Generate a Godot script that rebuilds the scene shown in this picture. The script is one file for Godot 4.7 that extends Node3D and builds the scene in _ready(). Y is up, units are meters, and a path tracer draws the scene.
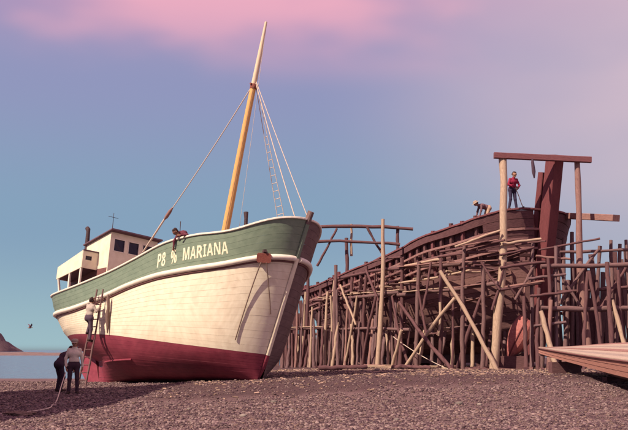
extends Node3D
# A beached wooden motor launch and a second hull under construction on a gravel shore.

var rng := RandomNumberGenerator.new()
var mats := {}
var texn := 0
var counts := {}
var nz := FastNoiseLite.new()

const GANTRY := [
	["post", 8.62, 10.17, -38.90, 7.81, 0.54, -38.40, 0.160, 0.190, "pale"],
	["post", 12.05, 10.05, -39.00, 12.12, 0.54, -38.60, 0.130, 0.170, "worn"],
	["crossbeam", 8.20, 10.26, -38.75, 12.63, 10.06, -38.80, 0.140, 0.140, "brownbeam"],
]
const STAGING := [
	["ledger", 0.115, 4.35, -50.34, 4.18, 4.31, -42.39, 0.100, 0.100, "old_log"],
	["ledger", 3.87, 5.52, -43.07, 8.22, 5.32, -38.31, 0.110, 0.110, "old_log"],
	["ledger", 0.90, 5.34, -49.00, 4.37, 5.43, -42.11, 0.080, 0.080, "brown"],
	["ledger", 4.10, 4.15, -42.53, 8.04, 4.39, -38.00, 0.100, 0.100, "old_log"],
	["ledger", -1.64, 2.71, -51.35, 1.42, 2.74, -48.00, 0.090, 0.090, "old_log"],
	["ledger", 1.21, 2.59, -48.40, 4.56, 2.46, -41.69, 0.080, 0.080, "old_log"],
	["rail", 3.57, 5.43, -43.72, 5.86, 5.61, -39.64, 0.050, 0.060, "pale"],
	["rail", 5.69, 5.72, -39.77, 8.15, 5.83, -38.32, 0.050, 0.060, "brown"],
	["rail", 6.23, 6.00, -38.20, 8.24, 6.73, -38.20, 0.050, 0.050, "pale"],
	["rail", 5.78, 5.94, -39.71, 8.40, 6.28, -38.00, 0.060, 0.060, "brown"],
	["rail", 3.01, 6.01, -44.93, 4.25, 5.99, -42.32, 0.045, 0.050, "brown"],
	["rail", 4.15, 4.73, -42.46, 6.97, 5.03, -38.77, 0.050, 0.050, "pale"],
	["rail", 8.13, 4.09, -38.10, 10.02, 4.42, -38.40, 0.060, 0.060, "brown"],
	["rail", 8.19, 5.07, -38.20, 10.23, 5.35, -38.40, 0.070, 0.070, "brown"],
	["rail", 8.35, 6.13, -38.20, 10.10, 6.38, -38.40, 0.060, 0.060, "pale"],
	["rail", 8.21, 5.64, -38.20, 9.77, 6.02, -38.40, 0.050, 0.050, "brown"],
	["post", -0.48, 4.84, -50.76, -0.63, 0.39, -50.87, 0.085, 0.110, "pale"],
	["post", 0.39, 5.01, -49.92, 0.218, 0.43, -50.22, 0.085, 0.110, "brown"],
	["post", 1.16, 5.41, -48.52, 1.05, 0.46, -48.70, 0.085, 0.110, "pale"],
	["post", 2.09, 5.65, -46.73, 1.98, 0.50, -46.88, 0.085, 0.110, "brown"],
	["post", 2.76, 5.85, -45.42, 2.58, 0.52, -45.70, 0.085, 0.110, "brown"],
	["post", 4.28, 5.94, -42.26, 4.14, 0.54, -42.39, 0.085, 0.110, "brown"],
	["post", 4.97, 5.62, -41.07, 4.79, 0.54, -41.25, 0.085, 0.110, "old_log"],
	["post", 5.81, 5.66, -39.68, 5.65, 0.54, -39.73, 0.085, 0.110, "brown"],
	["post", 6.79, 6.22, -38.94, 6.58, 0.54, -39.01, 0.085, 0.110, "old_log"],
	["post", 7.48, 5.35, -38.40, 7.31, 0.54, -38.41, 0.085, 0.110, "old_log"],
	["post", 9.97, 3.66, -38.20, 9.84, 0.54, -38.20, 0.085, 0.110, "old_log"],
	["post", 3.46, 8.00, -43.20, 3.10, 0.54, -43.00, 0.090, 0.130, "pale"],
	["post", 1.20, 6.11, -47.60, 1.05, 0.46, -47.20, 0.090, 0.110, "old_log"],
	["post", 6.21, 3.75, -39.00, 6.08, 0.54, -38.80, 0.055, 0.060, "brown"],
	["brace", 5.63, 4.99, -38.80, 7.82, 0.54, -37.60, 0.085, 0.105, "pale"],
	["brace", 6.22, 3.77, -38.50, 4.06, 0.54, -40.60, 0.075, 0.090, "pale"],
	["brace", 3.98, 3.72, -40.90, 6.07, 0.54, -38.20, 0.080, 0.100, "brown"],
	["brace", 7.73, 4.60, -38.40, 6.34, 0.54, -39.30, 0.070, 0.090, "brown"],
	["brace", 4.07, 2.42, -40.80, 3.64, 0.54, -41.60, 0.070, 0.080, "pale"],
	["brace", 7.38, 5.34, -38.30, 8.11, 4.09, -38.00, 0.050, 0.050, "brown"],
	["brace", 2.70, 5.60, -45.00, 3.41, 3.45, -43.20, 0.060, 0.060, "brown"],
	["brace", 1.40, 4.96, -46.90, 2.18, 2.79, -45.60, 0.060, 0.060, "pale"],
	["brace", 2.24, 4.28, -45.50, 1.54, 0.48, -46.80, 0.060, 0.070, "pale"],
	["brace", 3.09, 4.16, -43.40, 2.42, 0.52, -44.40, 0.070, 0.070, "brown"],
	["brace", 3.79, 4.09, -42.40, 4.47, 0.54, -41.00, 0.060, 0.070, "brown"],
	["brace", 4.83, 4.48, -40.40, 5.13, 2.17, -39.90, 0.060, 0.060, "brown"],
	["brace", 5.40, 5.51, -40.00, 4.99, 3.31, -40.00, 0.050, 0.060, "brown"],
	["brace", 5.69, 3.64, -39.40, 5.59, 2.12, -39.40, 0.060, 0.050, "pale"],
	["brace", 8.42, 5.33, -38.20, 7.80, 3.23, -38.30, 0.050, 0.060, "brown"],
	["brace", 8.49, 4.31, -38.10, 9.55, 3.15, -38.50, 0.050, 0.060, "brown"],
	["brace", 9.90, 5.36, -38.50, 8.80, 3.66, -38.20, 0.060, 0.060, "old_log"],
]
const WALKWAY := [
	["walkway_plank", 0.34, 4.44, -50.00, 2.99, 4.45, -44.93, 0.140, 0.030, "pale"],
	["walkway_plank", 2.90, 4.42, -45.12, 4.27, 4.38, -42.25, 0.150, 0.030, "pale"],
	["walkway_plank", 4.20, 5.51, -42.39, 6.26, 5.45, -39.33, 0.160, 0.030, "board"],
	["walkway_plank", 6.10, 5.41, -39.46, 8.18, 5.43, -38.31, 0.160, 0.030, "board"],
	["walkway_plank", 4.39, 4.26, -42.04, 6.35, 4.31, -39.24, 0.150, 0.030, "pale"],
	["walkway_plank", 6.23, 4.27, -39.33, 8.06, 4.46, -38.32, 0.150, 0.030, "board"],
	["walkway_plank", 6.52, 6.09, -38.60, 8.18, 6.36, -38.40, 0.160, 0.030, "board"],
	["walkway_plank", 8.36, 4.24, -38.30, 10.14, 4.52, -38.50, 0.160, 0.030, "board"],
	["walkway_plank", -1.52, 2.80, -51.30, 1.21, 2.81, -48.40, 0.140, 0.030, "pale"],
]
const TRESTLE := [
	["rail", -0.52, 8.56, -50.20, 5.70, 8.38, -49.60, 0.100, 0.100, "brown"],
	["rail", -0.52, 7.70, -50.10, 4.93, 7.47, -49.50, 0.090, 0.090, "brown"],
	["post", 1.89, 7.95, -50.30, 1.88, 4.81, -50.30, 0.100, 0.110, "brown"],
	["post", 2.19, 8.79, -50.40, 2.18, 6.91, -50.40, 0.070, 0.070, "pale"],
	["post", 4.84, 8.60, -49.90, 4.84, 6.51, -49.90, 0.090, 0.100, "brown"],
	["post", -0.41, 8.79, -50.40, -0.57, 0.40, -50.20, 0.090, 0.110, "brown"],
	["brace", 1.33, 8.47, -50.00, 0.173, 6.28, -50.00, 0.070, 0.070, "brown"],
	["brace", 3.06, 8.53, -49.80, 3.91, 7.02, -49.80, 0.070, 0.070, "brown"],
]
const PORTSTAGING := [
	["ledger", 9.94, 5.11, -38.00, 14.28, 5.20, -38.00, 0.110, 0.110, "old_log"],
	["ledger", 9.82, 3.30, -37.80, 14.10, 3.36, -37.80, 0.110, 0.110, "old_log"],
	["rail", 10.01, 5.90, -38.50, 12.59, 6.35, -38.00, 0.045, 0.050, "brown"],
	["rail", 11.00, 4.10, -39.60, 14.65, 4.38, -39.60, 0.070, 0.070, "brown"],
	["rail", 11.31, 5.95, -39.80, 15.00, 6.09, -39.80, 0.070, 0.070, "old_log"],
	["post", 10.24, 5.48, -37.90, 9.98, 0.54, -37.70, 0.080, 0.100, "brown"],
	["post", 11.89, 4.85, -37.70, 11.43, 0.54, -37.40, 0.080, 0.090, "brown"],
	["post", 11.91, 4.88, -37.60, 12.19, 0.54, -37.40, 0.080, 0.090, "brown"],
	["post", 11.73, 6.69, -40.50, 11.60, 0.54, -40.20, 0.090, 0.115, "old_log"],
	["post", 12.21, 7.02, -40.80, 11.73, 0.54, -40.50, 0.090, 0.115, "old_log"],
	["post", 13.30, 6.28, -40.20, 12.83, 0.54, -39.90, 0.090, 0.115, "old_log"],
	["post", 12.71, 5.27, -37.60, 12.58, 0.54, -37.30, 0.090, 0.115, "brown"],
	["post", 14.27, 6.72, -41.50, 13.80, 0.54, -41.20, 0.090, 0.115, "old_log"],
	["post", 13.27, 4.95, -37.90, 13.11, 0.54, -37.60, 0.090, 0.115, "brown"],
	["post", 14.52, 6.47, -41.00, 13.91, 0.54, -40.70, 0.090, 0.115, "old_log"],
	["post", 14.89, 6.69, -41.20, 14.59, 0.54, -40.90, 0.090, 0.115, "old_log"],
	["post", 13.90, 4.89, -38.20, 13.86, 0.54, -37.90, 0.090, 0.115, "pale"],
	["post", 14.86, 6.05, -39.80, 14.36, 0.54, -39.50, 0.090, 0.115, "old_log"],
	["post", 12.02, 5.19, -39.50, 11.98, 0.54, -39.20, 0.090, 0.115, "brown"],
	["post", 11.65, 4.67, -39.90, 11.15, 0.54, -39.60, 0.090, 0.115, "old_log"],
	["post", 12.78, 4.63, -39.40, 12.66, 0.54, -39.10, 0.090, 0.115, "brown"],
	["post", 11.40, 5.18, -40.40, 11.07, 0.54, -40.10, 0.090, 0.115, "old_log"],
	["post", 9.78, 6.22, -38.60, 9.45, 0.54, -38.30, 0.080, 0.100, "greyed"],
	["post", 10.69, 6.04, -38.20, 10.42, 0.54, -37.90, 0.080, 0.100, "greyed"],
	["post", 9.79, 4.17, -37.90, 9.53, 0.54, -37.60, 0.080, 0.100, "brown"],
	["post", 10.21, 3.63, -37.60, 9.96, 0.54, -37.30, 0.080, 0.100, "worn"],
	["post", 9.17, 3.83, -38.10, 9.07, 0.54, -37.80, 0.080, 0.100, "brown"],
	["rail", 9.35, 4.57, -38.00, 11.02, 4.78, -38.00, 0.060, 0.060, "greyed"],
	["rail", 9.36, 3.81, -37.80, 11.19, 4.03, -37.80, 0.060, 0.060, "brown"],
	["rail", 9.46, 2.52, -37.70, 10.84, 2.69, -37.70, 0.060, 0.060, "greyed"],
	["rail", 9.82, 5.61, -38.30, 11.32, 5.47, -38.30, 0.060, 0.060, "worn"],
	["brace", 12.80, 3.62, -37.50, 13.17, 0.54, -36.80, 0.090, 0.100, "pale"],
	["brace", 9.73, 3.15, -37.50, 10.18, 0.54, -36.90, 0.100, 0.120, "pale"],
	["brace", 12.67, 5.91, -38.60, 10.87, 3.51, -38.60, 0.070, 0.080, "old_log"],
	["brace", 14.18, 5.40, -38.90, 12.63, 3.25, -38.60, 0.070, 0.080, "brown"],
	["brace", 10.72, 5.35, -38.40, 11.63, 3.40, -38.20, 0.060, 0.070, "old_log"],
]


func _ready() -> void:
	rng.seed = 7
	nz.seed = 3
	nz.frequency = 0.35
	# camera
	var cam := Camera3D.new()
	cam.name = "camera"
	cam.position = Vector3(0, 1.5, 0)
	cam.rotation = Vector3(atan(135.0 / 870.0), 0, 0)
	cam.fov = rad_to_deg(2.0 * atan(215.0 / 870.0))
	cam.near = 0.1
	cam.far = 9000.0
	add_child(cam)
	cam.current = true
	# sky, exposure
	var env := Environment.new()
	env.background_mode = Environment.BG_SKY
	var sky := Sky.new()
	var psm := PanoramaSkyMaterial.new()
	psm.panorama = sky_image()
	sky.sky_material = psm
	env.sky = sky
	env.background_energy_multiplier = 0.9
	env.tonemap_mode = Environment.TONE_MAPPER_LINEAR
	env.tonemap_exposure = 1.32
	env.sdfgi_enabled = true
	env.ssao_enabled = true
	env.ssil_enabled = true
	env.fog_enabled = false
	env.fog_density = 0.0004
	env.fog_light_color = Color(0.86, 0.74, 0.88)
	var we := WorldEnvironment.new()
	we.name = "world_environment"
	we.environment = env
	add_child(we)
	# sun: from the left and a little behind the camera
	var sun := DirectionalLight3D.new()
	sun.name = "sun"
	var el := deg_to_rad(43.0)
	var dir := Vector3(0.77 * cos(el), -sin(el), -0.638 * cos(el))
	sun.look_at_from_position(Vector3.ZERO, dir, Vector3.UP)
	sun.light_color = Color(1.0, 0.92, 0.81)
	sun.light_energy = 1.6
	sun.light_angular_distance = 0.5
	sun.shadow_enabled = true
	add_child(sun)
	make_materials()
	build_ground()
	build_sea()
	build_launch()
	build_new_hull()
	build_staging()
	build_props()
	build_small_boats()
	build_shed()
	build_people()
	build_clutter()
	build_gravel()

# ------------------------------------------------------------------ sky
func sky_image() -> ImageTexture:
	var w := 1024
	var h := 512
	var img := Image.create(w, h, false, Image.FORMAT_RGBF)
	var n := FastNoiseLite.new()
	n.seed = 11
	n.frequency = 0.9
	n.fractal_octaves = 4
	for y in h:
		var e := 90.0 - (y + 0.5) * 180.0 / h
		for x in w:
			var az := (x + 0.5) / w * TAU - PI
			var low := Color(0.29, 0.43, 0.47)
			var mid := Color(0.20, 0.305, 0.425)
			var high := Color(0.24, 0.26, 0.43)
			var top := Color(0.43, 0.26, 0.42)
			var c := low.lerp(mid, smoothstep(-1.0, 8.0, e))
			c = c.lerp(high, smoothstep(8.0, 18.0, e))
			c = c.lerp(top, smoothstep(17.0, 25.0, e))
			# thin rosy haze, thicker to the right and high up
			var d := Vector3(sin(az) * cos(deg_to_rad(e)), sin(deg_to_rad(e)) * 3.0, -cos(az) * cos(deg_to_rad(e)))
			var f := n.get_noise_3dv(d * 3.0) * 0.5 + 0.5
			var side := smoothstep(-0.02, 0.42, -sin(az)) * smoothstep(-3.0, 16.0, e)
			c = c.lerp(Color(0.60, 0.45, 0.50), clampf(side * (0.5 + 0.5 * f), 0.0, 0.92))
			c = c.lerp(Color(0.80, 0.38, 0.46), smoothstep(16.5, 23.0, e) * smoothstep(0.3, 0.65, f) * 0.75)
			if e < 0.0:
				c = low.lerp(Color(0.16, 0.15, 0.17), smoothstep(0.0, 6.0, -e))
			img.set_pixel(x, y, c)
	return ImageTexture.create_from_image(img)

# ------------------------------------------------------------------ materials
func lin(c: Color) -> Color:
	return c.linear_to_srgb()

func noise_tex(a: Color, b: Color, freq: float, sd: int, stretch := Vector2(1, 1), size := 256, spots := 0.0, spotc := Color(0, 0, 0)) -> ImageTexture:
	var n := FastNoiseLite.new()
	n.seed = sd
	n.noise_type = FastNoiseLite.TYPE_SIMPLEX_SMOOTH
	n.frequency = 1.0
	n.fractal_octaves = 5
	n.fractal_gain = 0.6
	var n2 := FastNoiseLite.new()
	n2.seed = sd + 50
	n2.frequency = 1.0
	n2.fractal_octaves = 3
	var img := Image.create(size, size, true, Image.FORMAT_RGB8)
	for y in size:
		for x in size:
			var p := Vector2(x, y) / size * TAU
			# wrap both ways on circles so that the tile has no seam
			var q := Vector3(cos(p.x), sin(p.x), 0) * stretch.x * freq
			var r := Vector2(cos(p.y), sin(p.y)) * stretch.y * freq
			var v := n.get_noise_3d(q.x + r.x * 0.7, q.y + r.y, r.x + 13.0)
			v = clampf(v * 0.9 + 0.5, 0.0, 1.0)
			var c := a.lerp(b, v)
			if spots > 0.0:
				var s := n2.get_noise_3d(q.x * 0.45 + r.x * 0.3 + 40.0, q.y * 0.45 + r.y * 0.5, r.x * 0.5)
				c = c.lerp(spotc, smoothstep(0.15, 0.6, s) * spots)
			img.set_pixel(x, y, lin(c))
	img.generate_mipmaps()
	return ImageTexture.create_from_image(img)

func mat(called: String, a: Color, b: Color, freq: float, rough: float, stretch := Vector2(1, 1), tri := 0.0, spots := 0.0, spotc := Color(0, 0, 0), bump := 0.0) -> StandardMaterial3D:
	texn += 1
	var m := StandardMaterial3D.new()
	m.resource_name = called
	var t := noise_tex(a, b, freq, 100 + texn * 7, stretch, 256, spots, spotc)
	m.albedo_texture = t
	m.roughness = rough
	m.metallic_specular = 0.35
	if tri > 0.0:
		m.uv1_triplanar = true
		m.uv1_world_triplanar = true
		m.uv1_scale = Vector3.ONE * tri
	if bump > 0.0:
		var bi: Image = t.get_image().duplicate()
		bi.bump_map_to_normal_map(4.0)
		bi.generate_mipmaps(true)
		m.normal_enabled = true
		m.normal_texture = ImageTexture.create_from_image(bi)
		m.normal_scale = bump
	mats[called] = m
	return m

func make_materials() -> void:
	var G := Vector2(6.0, 0.7)
	mat("pale", Color(0.270, 0.180, 0.135), Color(0.558, 0.414, 0.324), 2.0, 0.85, G, 0.0, 0.4, Color(0.198, 0.117, 0.099), 0.5)
	mat("worn", Color(0.173, 0.084, 0.082), Color(0.360, 0.211, 0.192), 2.0, 0.85, G, 0.0, 0.8, Color(0.108, 0.048, 0.055), 0.5)
	mat("brown", Color(0.064, 0.028, 0.035), Color(0.185, 0.093, 0.100), 2.0, 0.9, G, 0.0, 0.5, Color(0.052, 0.022, 0.027), 0.5)
	mat("old_log", Color(0.090, 0.050, 0.054), Color(0.240, 0.140, 0.144), 2.0, 0.9, G, 0.0, 0.3, Color(0.072, 0.039, 0.042), 0.5)
	mat("greyed", Color(0.096, 0.053, 0.061), Color(0.243, 0.150, 0.161), 2.0, 0.92, G, 0.0, 0.6, Color(0.064, 0.032, 0.036), 0.6)
	mat("brownbeam", Color(0.105, 0.037, 0.046), Color(0.245, 0.095, 0.109), 2.0, 0.9, G, 0.0, 0.3, Color(0.062, 0.026, 0.033), 0.5)
	mat("stem", Color(0.10, 0.025, 0.033), Color(0.20, 0.062, 0.07), 2.2, 0.8, G, 0.0, 0.4, Color(0.07, 0.022, 0.03), 0.5)
	mat("board", Color(0.165, 0.083, 0.078), Color(0.379, 0.213, 0.196), 2.0, 0.88, G, 0.0, 0.5, Color(0.107, 0.048, 0.055), 0.4)
	mat("plank_a", Color(0.115, 0.055, 0.059), Color(0.263, 0.142, 0.147), 2.2, 0.88, G, 0.0, 0.5, Color(0.062, 0.026, 0.037), 0.4)
	mat("plank_b", Color(0.070, 0.029, 0.037), Color(0.170, 0.084, 0.092), 2.2, 0.88, G, 0.0, 0.5, Color(0.046, 0.019, 0.029), 0.4)
	mat("plank_c", Color(0.170, 0.084, 0.081), Color(0.363, 0.206, 0.199), 2.2, 0.88, G, 0.0, 0.4, Color(0.085, 0.035, 0.044), 0.4)
	mat("mast", Color(0.55, 0.27, 0.09), Color(0.78, 0.46, 0.18), 2.0, 0.5, G, 0.0, 0.3, Color(0.45, 0.2, 0.08), 0.2)
	mat("mast_white", Color(0.58, 0.42, 0.30), Color(0.74, 0.60, 0.46), 2.0, 0.6, G)
	mat("white_paint", Color(0.68, 0.59, 0.46), Color(0.84, 0.76, 0.62), 1.9, 0.55, Vector2(1.7, 0.9), 0.22, 0.45, Color(0.58, 0.47, 0.37), 0.05)
	mat("white_trim", Color(0.70, 0.62, 0.54), Color(0.84, 0.77, 0.69), 1.8, 0.5, Vector2(1, 1), 0.5, 0.3, Color(0.52, 0.42, 0.36))
	mat("green_paint", Color(0.14, 0.19, 0.145), Color(0.205, 0.26, 0.20), 1.8, 0.5, Vector2(1, 1), 0.3, 0.35, Color(0.24, 0.29, 0.235), 0.1)
	mat("red_paint", Color(0.175, 0.026, 0.05), Color(0.285, 0.055, 0.085), 1.8, 0.6, Vector2(1, 1), 0.25, 0.45, Color(0.13, 0.03, 0.05), 0.15)
	mat("darkened_brown", Color(0.12, 0.075, 0.08), Color(0.21, 0.14, 0.14), 1.8, 0.6, Vector2(1, 1), 0.3, 0.3, Color(0.10, 0.06, 0.06))
	mat("letter", Color(0.70, 0.64, 0.46), Color(0.82, 0.77, 0.60), 2.0, 0.6, Vector2(1, 1), 1.0, 0.3, Color(0.55, 0.52, 0.40))
	mat("glass", Color(0.02, 0.012, 0.03), Color(0.035, 0.02, 0.05), 1.0, 0.12)
	mat("roof_felt", Color(0.09, 0.05, 0.075), Color(0.17, 0.10, 0.13), 2.0, 0.8, Vector2(1, 1), 0.5)
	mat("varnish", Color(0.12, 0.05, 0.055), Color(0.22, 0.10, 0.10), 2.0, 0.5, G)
	mat("iron", Color(0.035, 0.022, 0.03), Color(0.09, 0.05, 0.055), 2.0, 0.7, Vector2(1, 1), 1.5)
	mat("rust", Color(0.16, 0.045, 0.04), Color(0.30, 0.10, 0.08), 2.5, 0.85, Vector2(1, 1), 1.5)
	mat("rope", Color(0.46, 0.36, 0.31), Color(0.68, 0.57, 0.50), 2.0, 0.9, Vector2(1, 1), 3.0)
	mat("rope_dark", Color(0.13, 0.08, 0.07), Color(0.24, 0.16, 0.14), 2.0, 0.9, Vector2(1, 1), 3.0)
	mat("deck", Color(0.30, 0.22, 0.16), Color(0.44, 0.34, 0.26), 2.0, 0.8, Vector2(1, 1), 0.6)
	mat("skiff_side", Color(0.27, 0.11, 0.095), Color(0.47, 0.25, 0.21), 2.2, 0.8, G, 0.0, 0.6, Color(0.26, 0.10, 0.09), 0.3)
	mat("skiff_deck", Color(0.28, 0.21, 0.18), Color(0.50, 0.40, 0.34), 2.2, 0.85, G, 0.0, 0.5, Color(0.24, 0.15, 0.12), 0.4)
	mat("skiff_grey", Color(0.20, 0.15, 0.14), Color(0.40, 0.32, 0.29), 2.2, 0.9, G, 0.0, 0.5, Color(0.15, 0.10, 0.09), 0.4)
	mat("dinghy_red", Color(0.30, 0.08, 0.085), Color(0.50, 0.20, 0.18), 2.0, 0.6, Vector2(1, 1), 0.8, 0.5, Color(0.34, 0.07, 0.09))
	mat("cloth_dark", Color(0.05, 0.03, 0.05), Color(0.10, 0.06, 0.09), 2.0, 0.95, Vector2(1, 1), 2.0)
	mat("cap", Color(0.28, 0.20, 0.17), Color(0.38, 0.29, 0.24), 2.0, 0.95, Vector2(1, 1), 4.0)
	mat("rock", Color(0.07, 0.04, 0.055), Color(0.17, 0.105, 0.115), 2.5, 0.95, Vector2(1, 1), 0.02)
	mat("sandbar", Color(0.13, 0.085, 0.085), Color(0.21, 0.145, 0.14), 2.5, 0.95, Vector2(1, 1), 0.02)
	mat("shed_board", Color(0.16, 0.11, 0.10), Color(0.28, 0.20, 0.17), 2.0, 0.9, G)
	var g := mat("ground", Color(0.66, 0.60, 0.58), Color(1.0, 0.97, 0.95), 9.0, 0.95, Vector2(1, 1), 0.7, 0.0, Color(0, 0, 0), 1.0)
	g.vertex_color_use_as_albedo = true
	var p := StandardMaterial3D.new()
	p.vertex_color_use_as_albedo = true
	p.roughness = 0.8
	p.metallic_specular = 0.3
	mats["pebble"] = p
	var b := StandardMaterial3D.new()
	b.vertex_color_use_as_albedo = true
	b.roughness = 0.9
	b.metallic_specular = 0.2
	mats["person"] = b
	# sea
	var s := StandardMaterial3D.new()
	s.albedo_color = lin(Color(0.085, 0.125, 0.18))
	s.roughness = 0.16
	s.metallic_specular = 0.6
	var wn := FastNoiseLite.new()
	wn.seed = 21
	wn.frequency = 0.03
	wn.fractal_octaves = 4
	var wi := wn.get_seamless_image(512, 512)
	wi.bump_map_to_normal_map(6.0)
	wi.generate_mipmaps(true)
	s.normal_enabled = true
	s.normal_texture = ImageTexture.create_from_image(wi)
	s.normal_scale = 1.0
	s.uv1_triplanar = true
	s.uv1_world_triplanar = true
	s.uv1_scale = Vector3(0.05, 0.05, 0.05)
	mats["sea"] = s

# ------------------------------------------------------------------ helpers
func numbered(called: String) -> String:
	var k: int = counts.get(called, 0)
	counts[called] = k + 1
	return called if k == 0 else "%s_%03d" % [called, k]

func thing(called: String, label: String, category: String, at := Vector3.ZERO, group := "") -> Node3D:
	var o := Node3D.new()
	o.name = numbered(called)
	add_child(o)
	o.position = at
	tag(o, label, category, group)
	return o

func tag(o: Node, label: String, category: String, group := "", kind := "") -> void:
	if label: o.set_meta("label", label)
	if category: o.set_meta("category", category)
	if group: o.set_meta("group", group)
	if kind: o.set_meta("kind", kind)

func part(called: String, mesh: Mesh, m, parent: Node) -> MeshInstance3D:
	var o := MeshInstance3D.new()
	o.name = called
	o.mesh = mesh
	o.material_override = mats[m] if m is String else m
	parent.add_child(o, true)
	return o

func top(called: String, mesh: Mesh, m, label: String, category: String, group := "", kind := "") -> MeshInstance3D:
	var o := MeshInstance3D.new()
	o.name = numbered(called)
	o.mesh = mesh
	o.material_override = mats[m] if m is String else m
	add_child(o)
	tag(o, label, category, group, kind)
	return o

func begin() -> SurfaceTool:
	var st := SurfaceTool.new()
	st.begin(Mesh.PRIMITIVE_TRIANGLES)
	return st

func done(st: SurfaceTool, smooth := true) -> ArrayMesh:
	st.index()
	st.generate_normals()
	return st.commit()

func quad(st: SurfaceTool, a: Vector3, b: Vector3, c: Vector3, d: Vector3, uvs := []) -> void:
	var us = uvs if uvs.size() == 4 else [Vector2(0, 0), Vector2((b - a).length(), 0), Vector2((b - a).length(), (d - a).length()), Vector2(0, (d - a).length())]
	var ps := [a, b, c, d]
	for i in [0, 1, 2, 0, 2, 3]:
		st.set_uv(us[i])
		st.add_vertex(ps[i])

# swept tube through points with radii; closed ends; UV x around, y along in metres
func tube(st: SurfaceTool, pts: Array, rad: Array, sides := 8, vs := 0.5, smooth := 0) -> void:
	st.set_smooth_group(smooth)
	var rings := []
	var along := 0.0
	var ref := Vector3.UP
	var d0: Vector3 = (pts[1] - pts[0]).normalized()
	if absf(d0.y) > 0.9: ref = Vector3.RIGHT
	for i in pts.size():
		var d: Vector3
		if i == 0: d = pts[1] - pts[0]
		elif i == pts.size() - 1: d = pts[i] - pts[i - 1]
		else: d = (pts[i + 1] - pts[i]).normalized() + (pts[i] - pts[i - 1]).normalized()
		d = d.normalized()
		var x := ref.cross(d).normalized()
		var y := d.cross(x)
		ref = y
		if i > 0: along += (pts[i] - pts[i - 1]).length()
		var ring := []
		for k in sides + 1:
			var a := TAU * k / sides
			ring.append([pts[i] + (x * cos(a) + y * sin(a)) * rad[i], Vector2(float(k) / sides, along * vs)])
		rings.append(ring)
	for i in rings.size() - 1:
		for k in sides:
			var A = rings[i][k]
			var B = rings[i][k + 1]
			var C = rings[i + 1][k + 1]
			var D = rings[i + 1][k]
			quad(st, A[0], D[0], C[0], B[0], [A[1], D[1], C[1], B[1]])
	st.set_smooth_group(-1)
	for e in [0, rings.size() - 1]:
		for k in range(1, sides - 1):
			var tri := [rings[e][0][0], rings[e][k][0], rings[e][k + 1][0]]
			if e == 0: tri = [tri[0], tri[1], tri[2]]
			else: tri = [tri[0], tri[2], tri[1]]
			for q in tri:
				st.set_uv(Vector2(q.x, q.z) * 0.5)
				st.add_vertex(q)

# a log from a to b, slightly crooked
func log_mesh(a: Vector3, b: Vector3, ra: float, rb: float, sides := 8, bend := 0.02) -> ArrayMesh:
	var st := begin()
	var pts := []
	var rad := []
	var n := 8
	var L := (b - a).length()
	var ax := (b - a).normalized()
	var s1 := ax.cross(Vector3(0.3, 0.2, 1).normalized()).normalized()
	var s2 := ax.cross(s1)
	var ph := rng.randf() * TAU
	var amp := L * bend * rng.randf_range(0.4, 1.3)
	for i in n + 1:
		var t := float(i) / n
		var off := (s1 * cos(ph) + s2 * sin(ph)) * sin(t * PI) * amp
		if i > 0 and i < n:
			off += Vector3(rng.randf_range(-1, 1), rng.randf_range(-1, 1), rng.randf_range(-1, 1)) * lerpf(ra, rb, t) * 0.28
		pts.append(a.lerp(b, t) + off)
		rad.append(lerpf(ra, rb, t) * rng.randf_range(0.85, 1.13))
	tube(st, pts, rad, sides)
	return done(st)

# bevelled beam from a to b; w across (perpendicular to up), t along up
func beam(st: SurfaceTool, a: Vector3, b: Vector3, w: float, t: float, up := Vector3.UP, bev := 0.012) -> void:
	st.set_smooth_group(-1)
	var d := (b - a).normalized()
	var x := up.cross(d)
	if x.length() < 0.05: x = Vector3.RIGHT.cross(d)
	x = x.normalized()
	var y := d.cross(x)
	var hw := w * 0.5
	var ht := t * 0.5
	var bv := minf(bev, minf(hw, ht) * 0.5)
	var prof := [Vector2(-hw + bv, -ht), Vector2(hw - bv, -ht), Vector2(hw, -ht + bv), Vector2(hw, ht - bv), Vector2(hw - bv, ht), Vector2(-hw + bv, ht), Vector2(-hw, ht - bv), Vector2(-hw, -ht + bv)]
	var L := (b - a).length()
	var u := 0.0
	for i in 8:
		var p: Vector2 = prof[i]
		var q: Vector2 = prof[(i + 1) % 8]
		var du := (q - p).length() * 1.2
		var A := a + x * p.x + y * p.y
		var B := a + x * q.x + y * q.y
		quad(st, A, B, B + d * L, A + d * L, [Vector2(u, 0), Vector2(u + du, 0), Vector2(u + du, L * 0.5), Vector2(u, L * 0.5)])
		u += du
	for e in 2:
		var c := a if e == 0 else b
		for k in range(1, 7):
			var tri := [prof[0], prof[k], prof[k + 1]]
			if e == 0: tri = [prof[0], prof[k + 1], prof[k]]
			for p in tri:
				st.set_uv(p)
				st.add_vertex(c + x * p.x + y * p.y)

func box(st: SurfaceTool, lo: Vector3, hi: Vector3, bev := 0.008) -> void:
	var c := (lo + hi) * 0.5
	beam(st, Vector3(lo.x, c.y, c.z), Vector3(hi.x, c.y, c.z), hi.z - lo.z, hi.y - lo.y, Vector3.UP, bev)

func box_mesh(lo: Vector3, hi: Vector3, bev := 0.008) -> ArrayMesh:
	var st := begin()
	box(st, lo, hi, bev)
	return done(st)

func beam_mesh(a: Vector3, b: Vector3, w: float, t: float, up := Vector3.UP, bev := 0.012) -> ArrayMesh:
	var st := begin()
	beam(st, a, b, w, t, up, bev)
	return done(st)

func line_mesh(pts: Array, r: float, sides := 6) -> ArrayMesh:
	var st := begin()
	var rad := []
	for p in pts: rad.append(r)
	tube(st, pts, rad, sides)
	return done(st)

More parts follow.
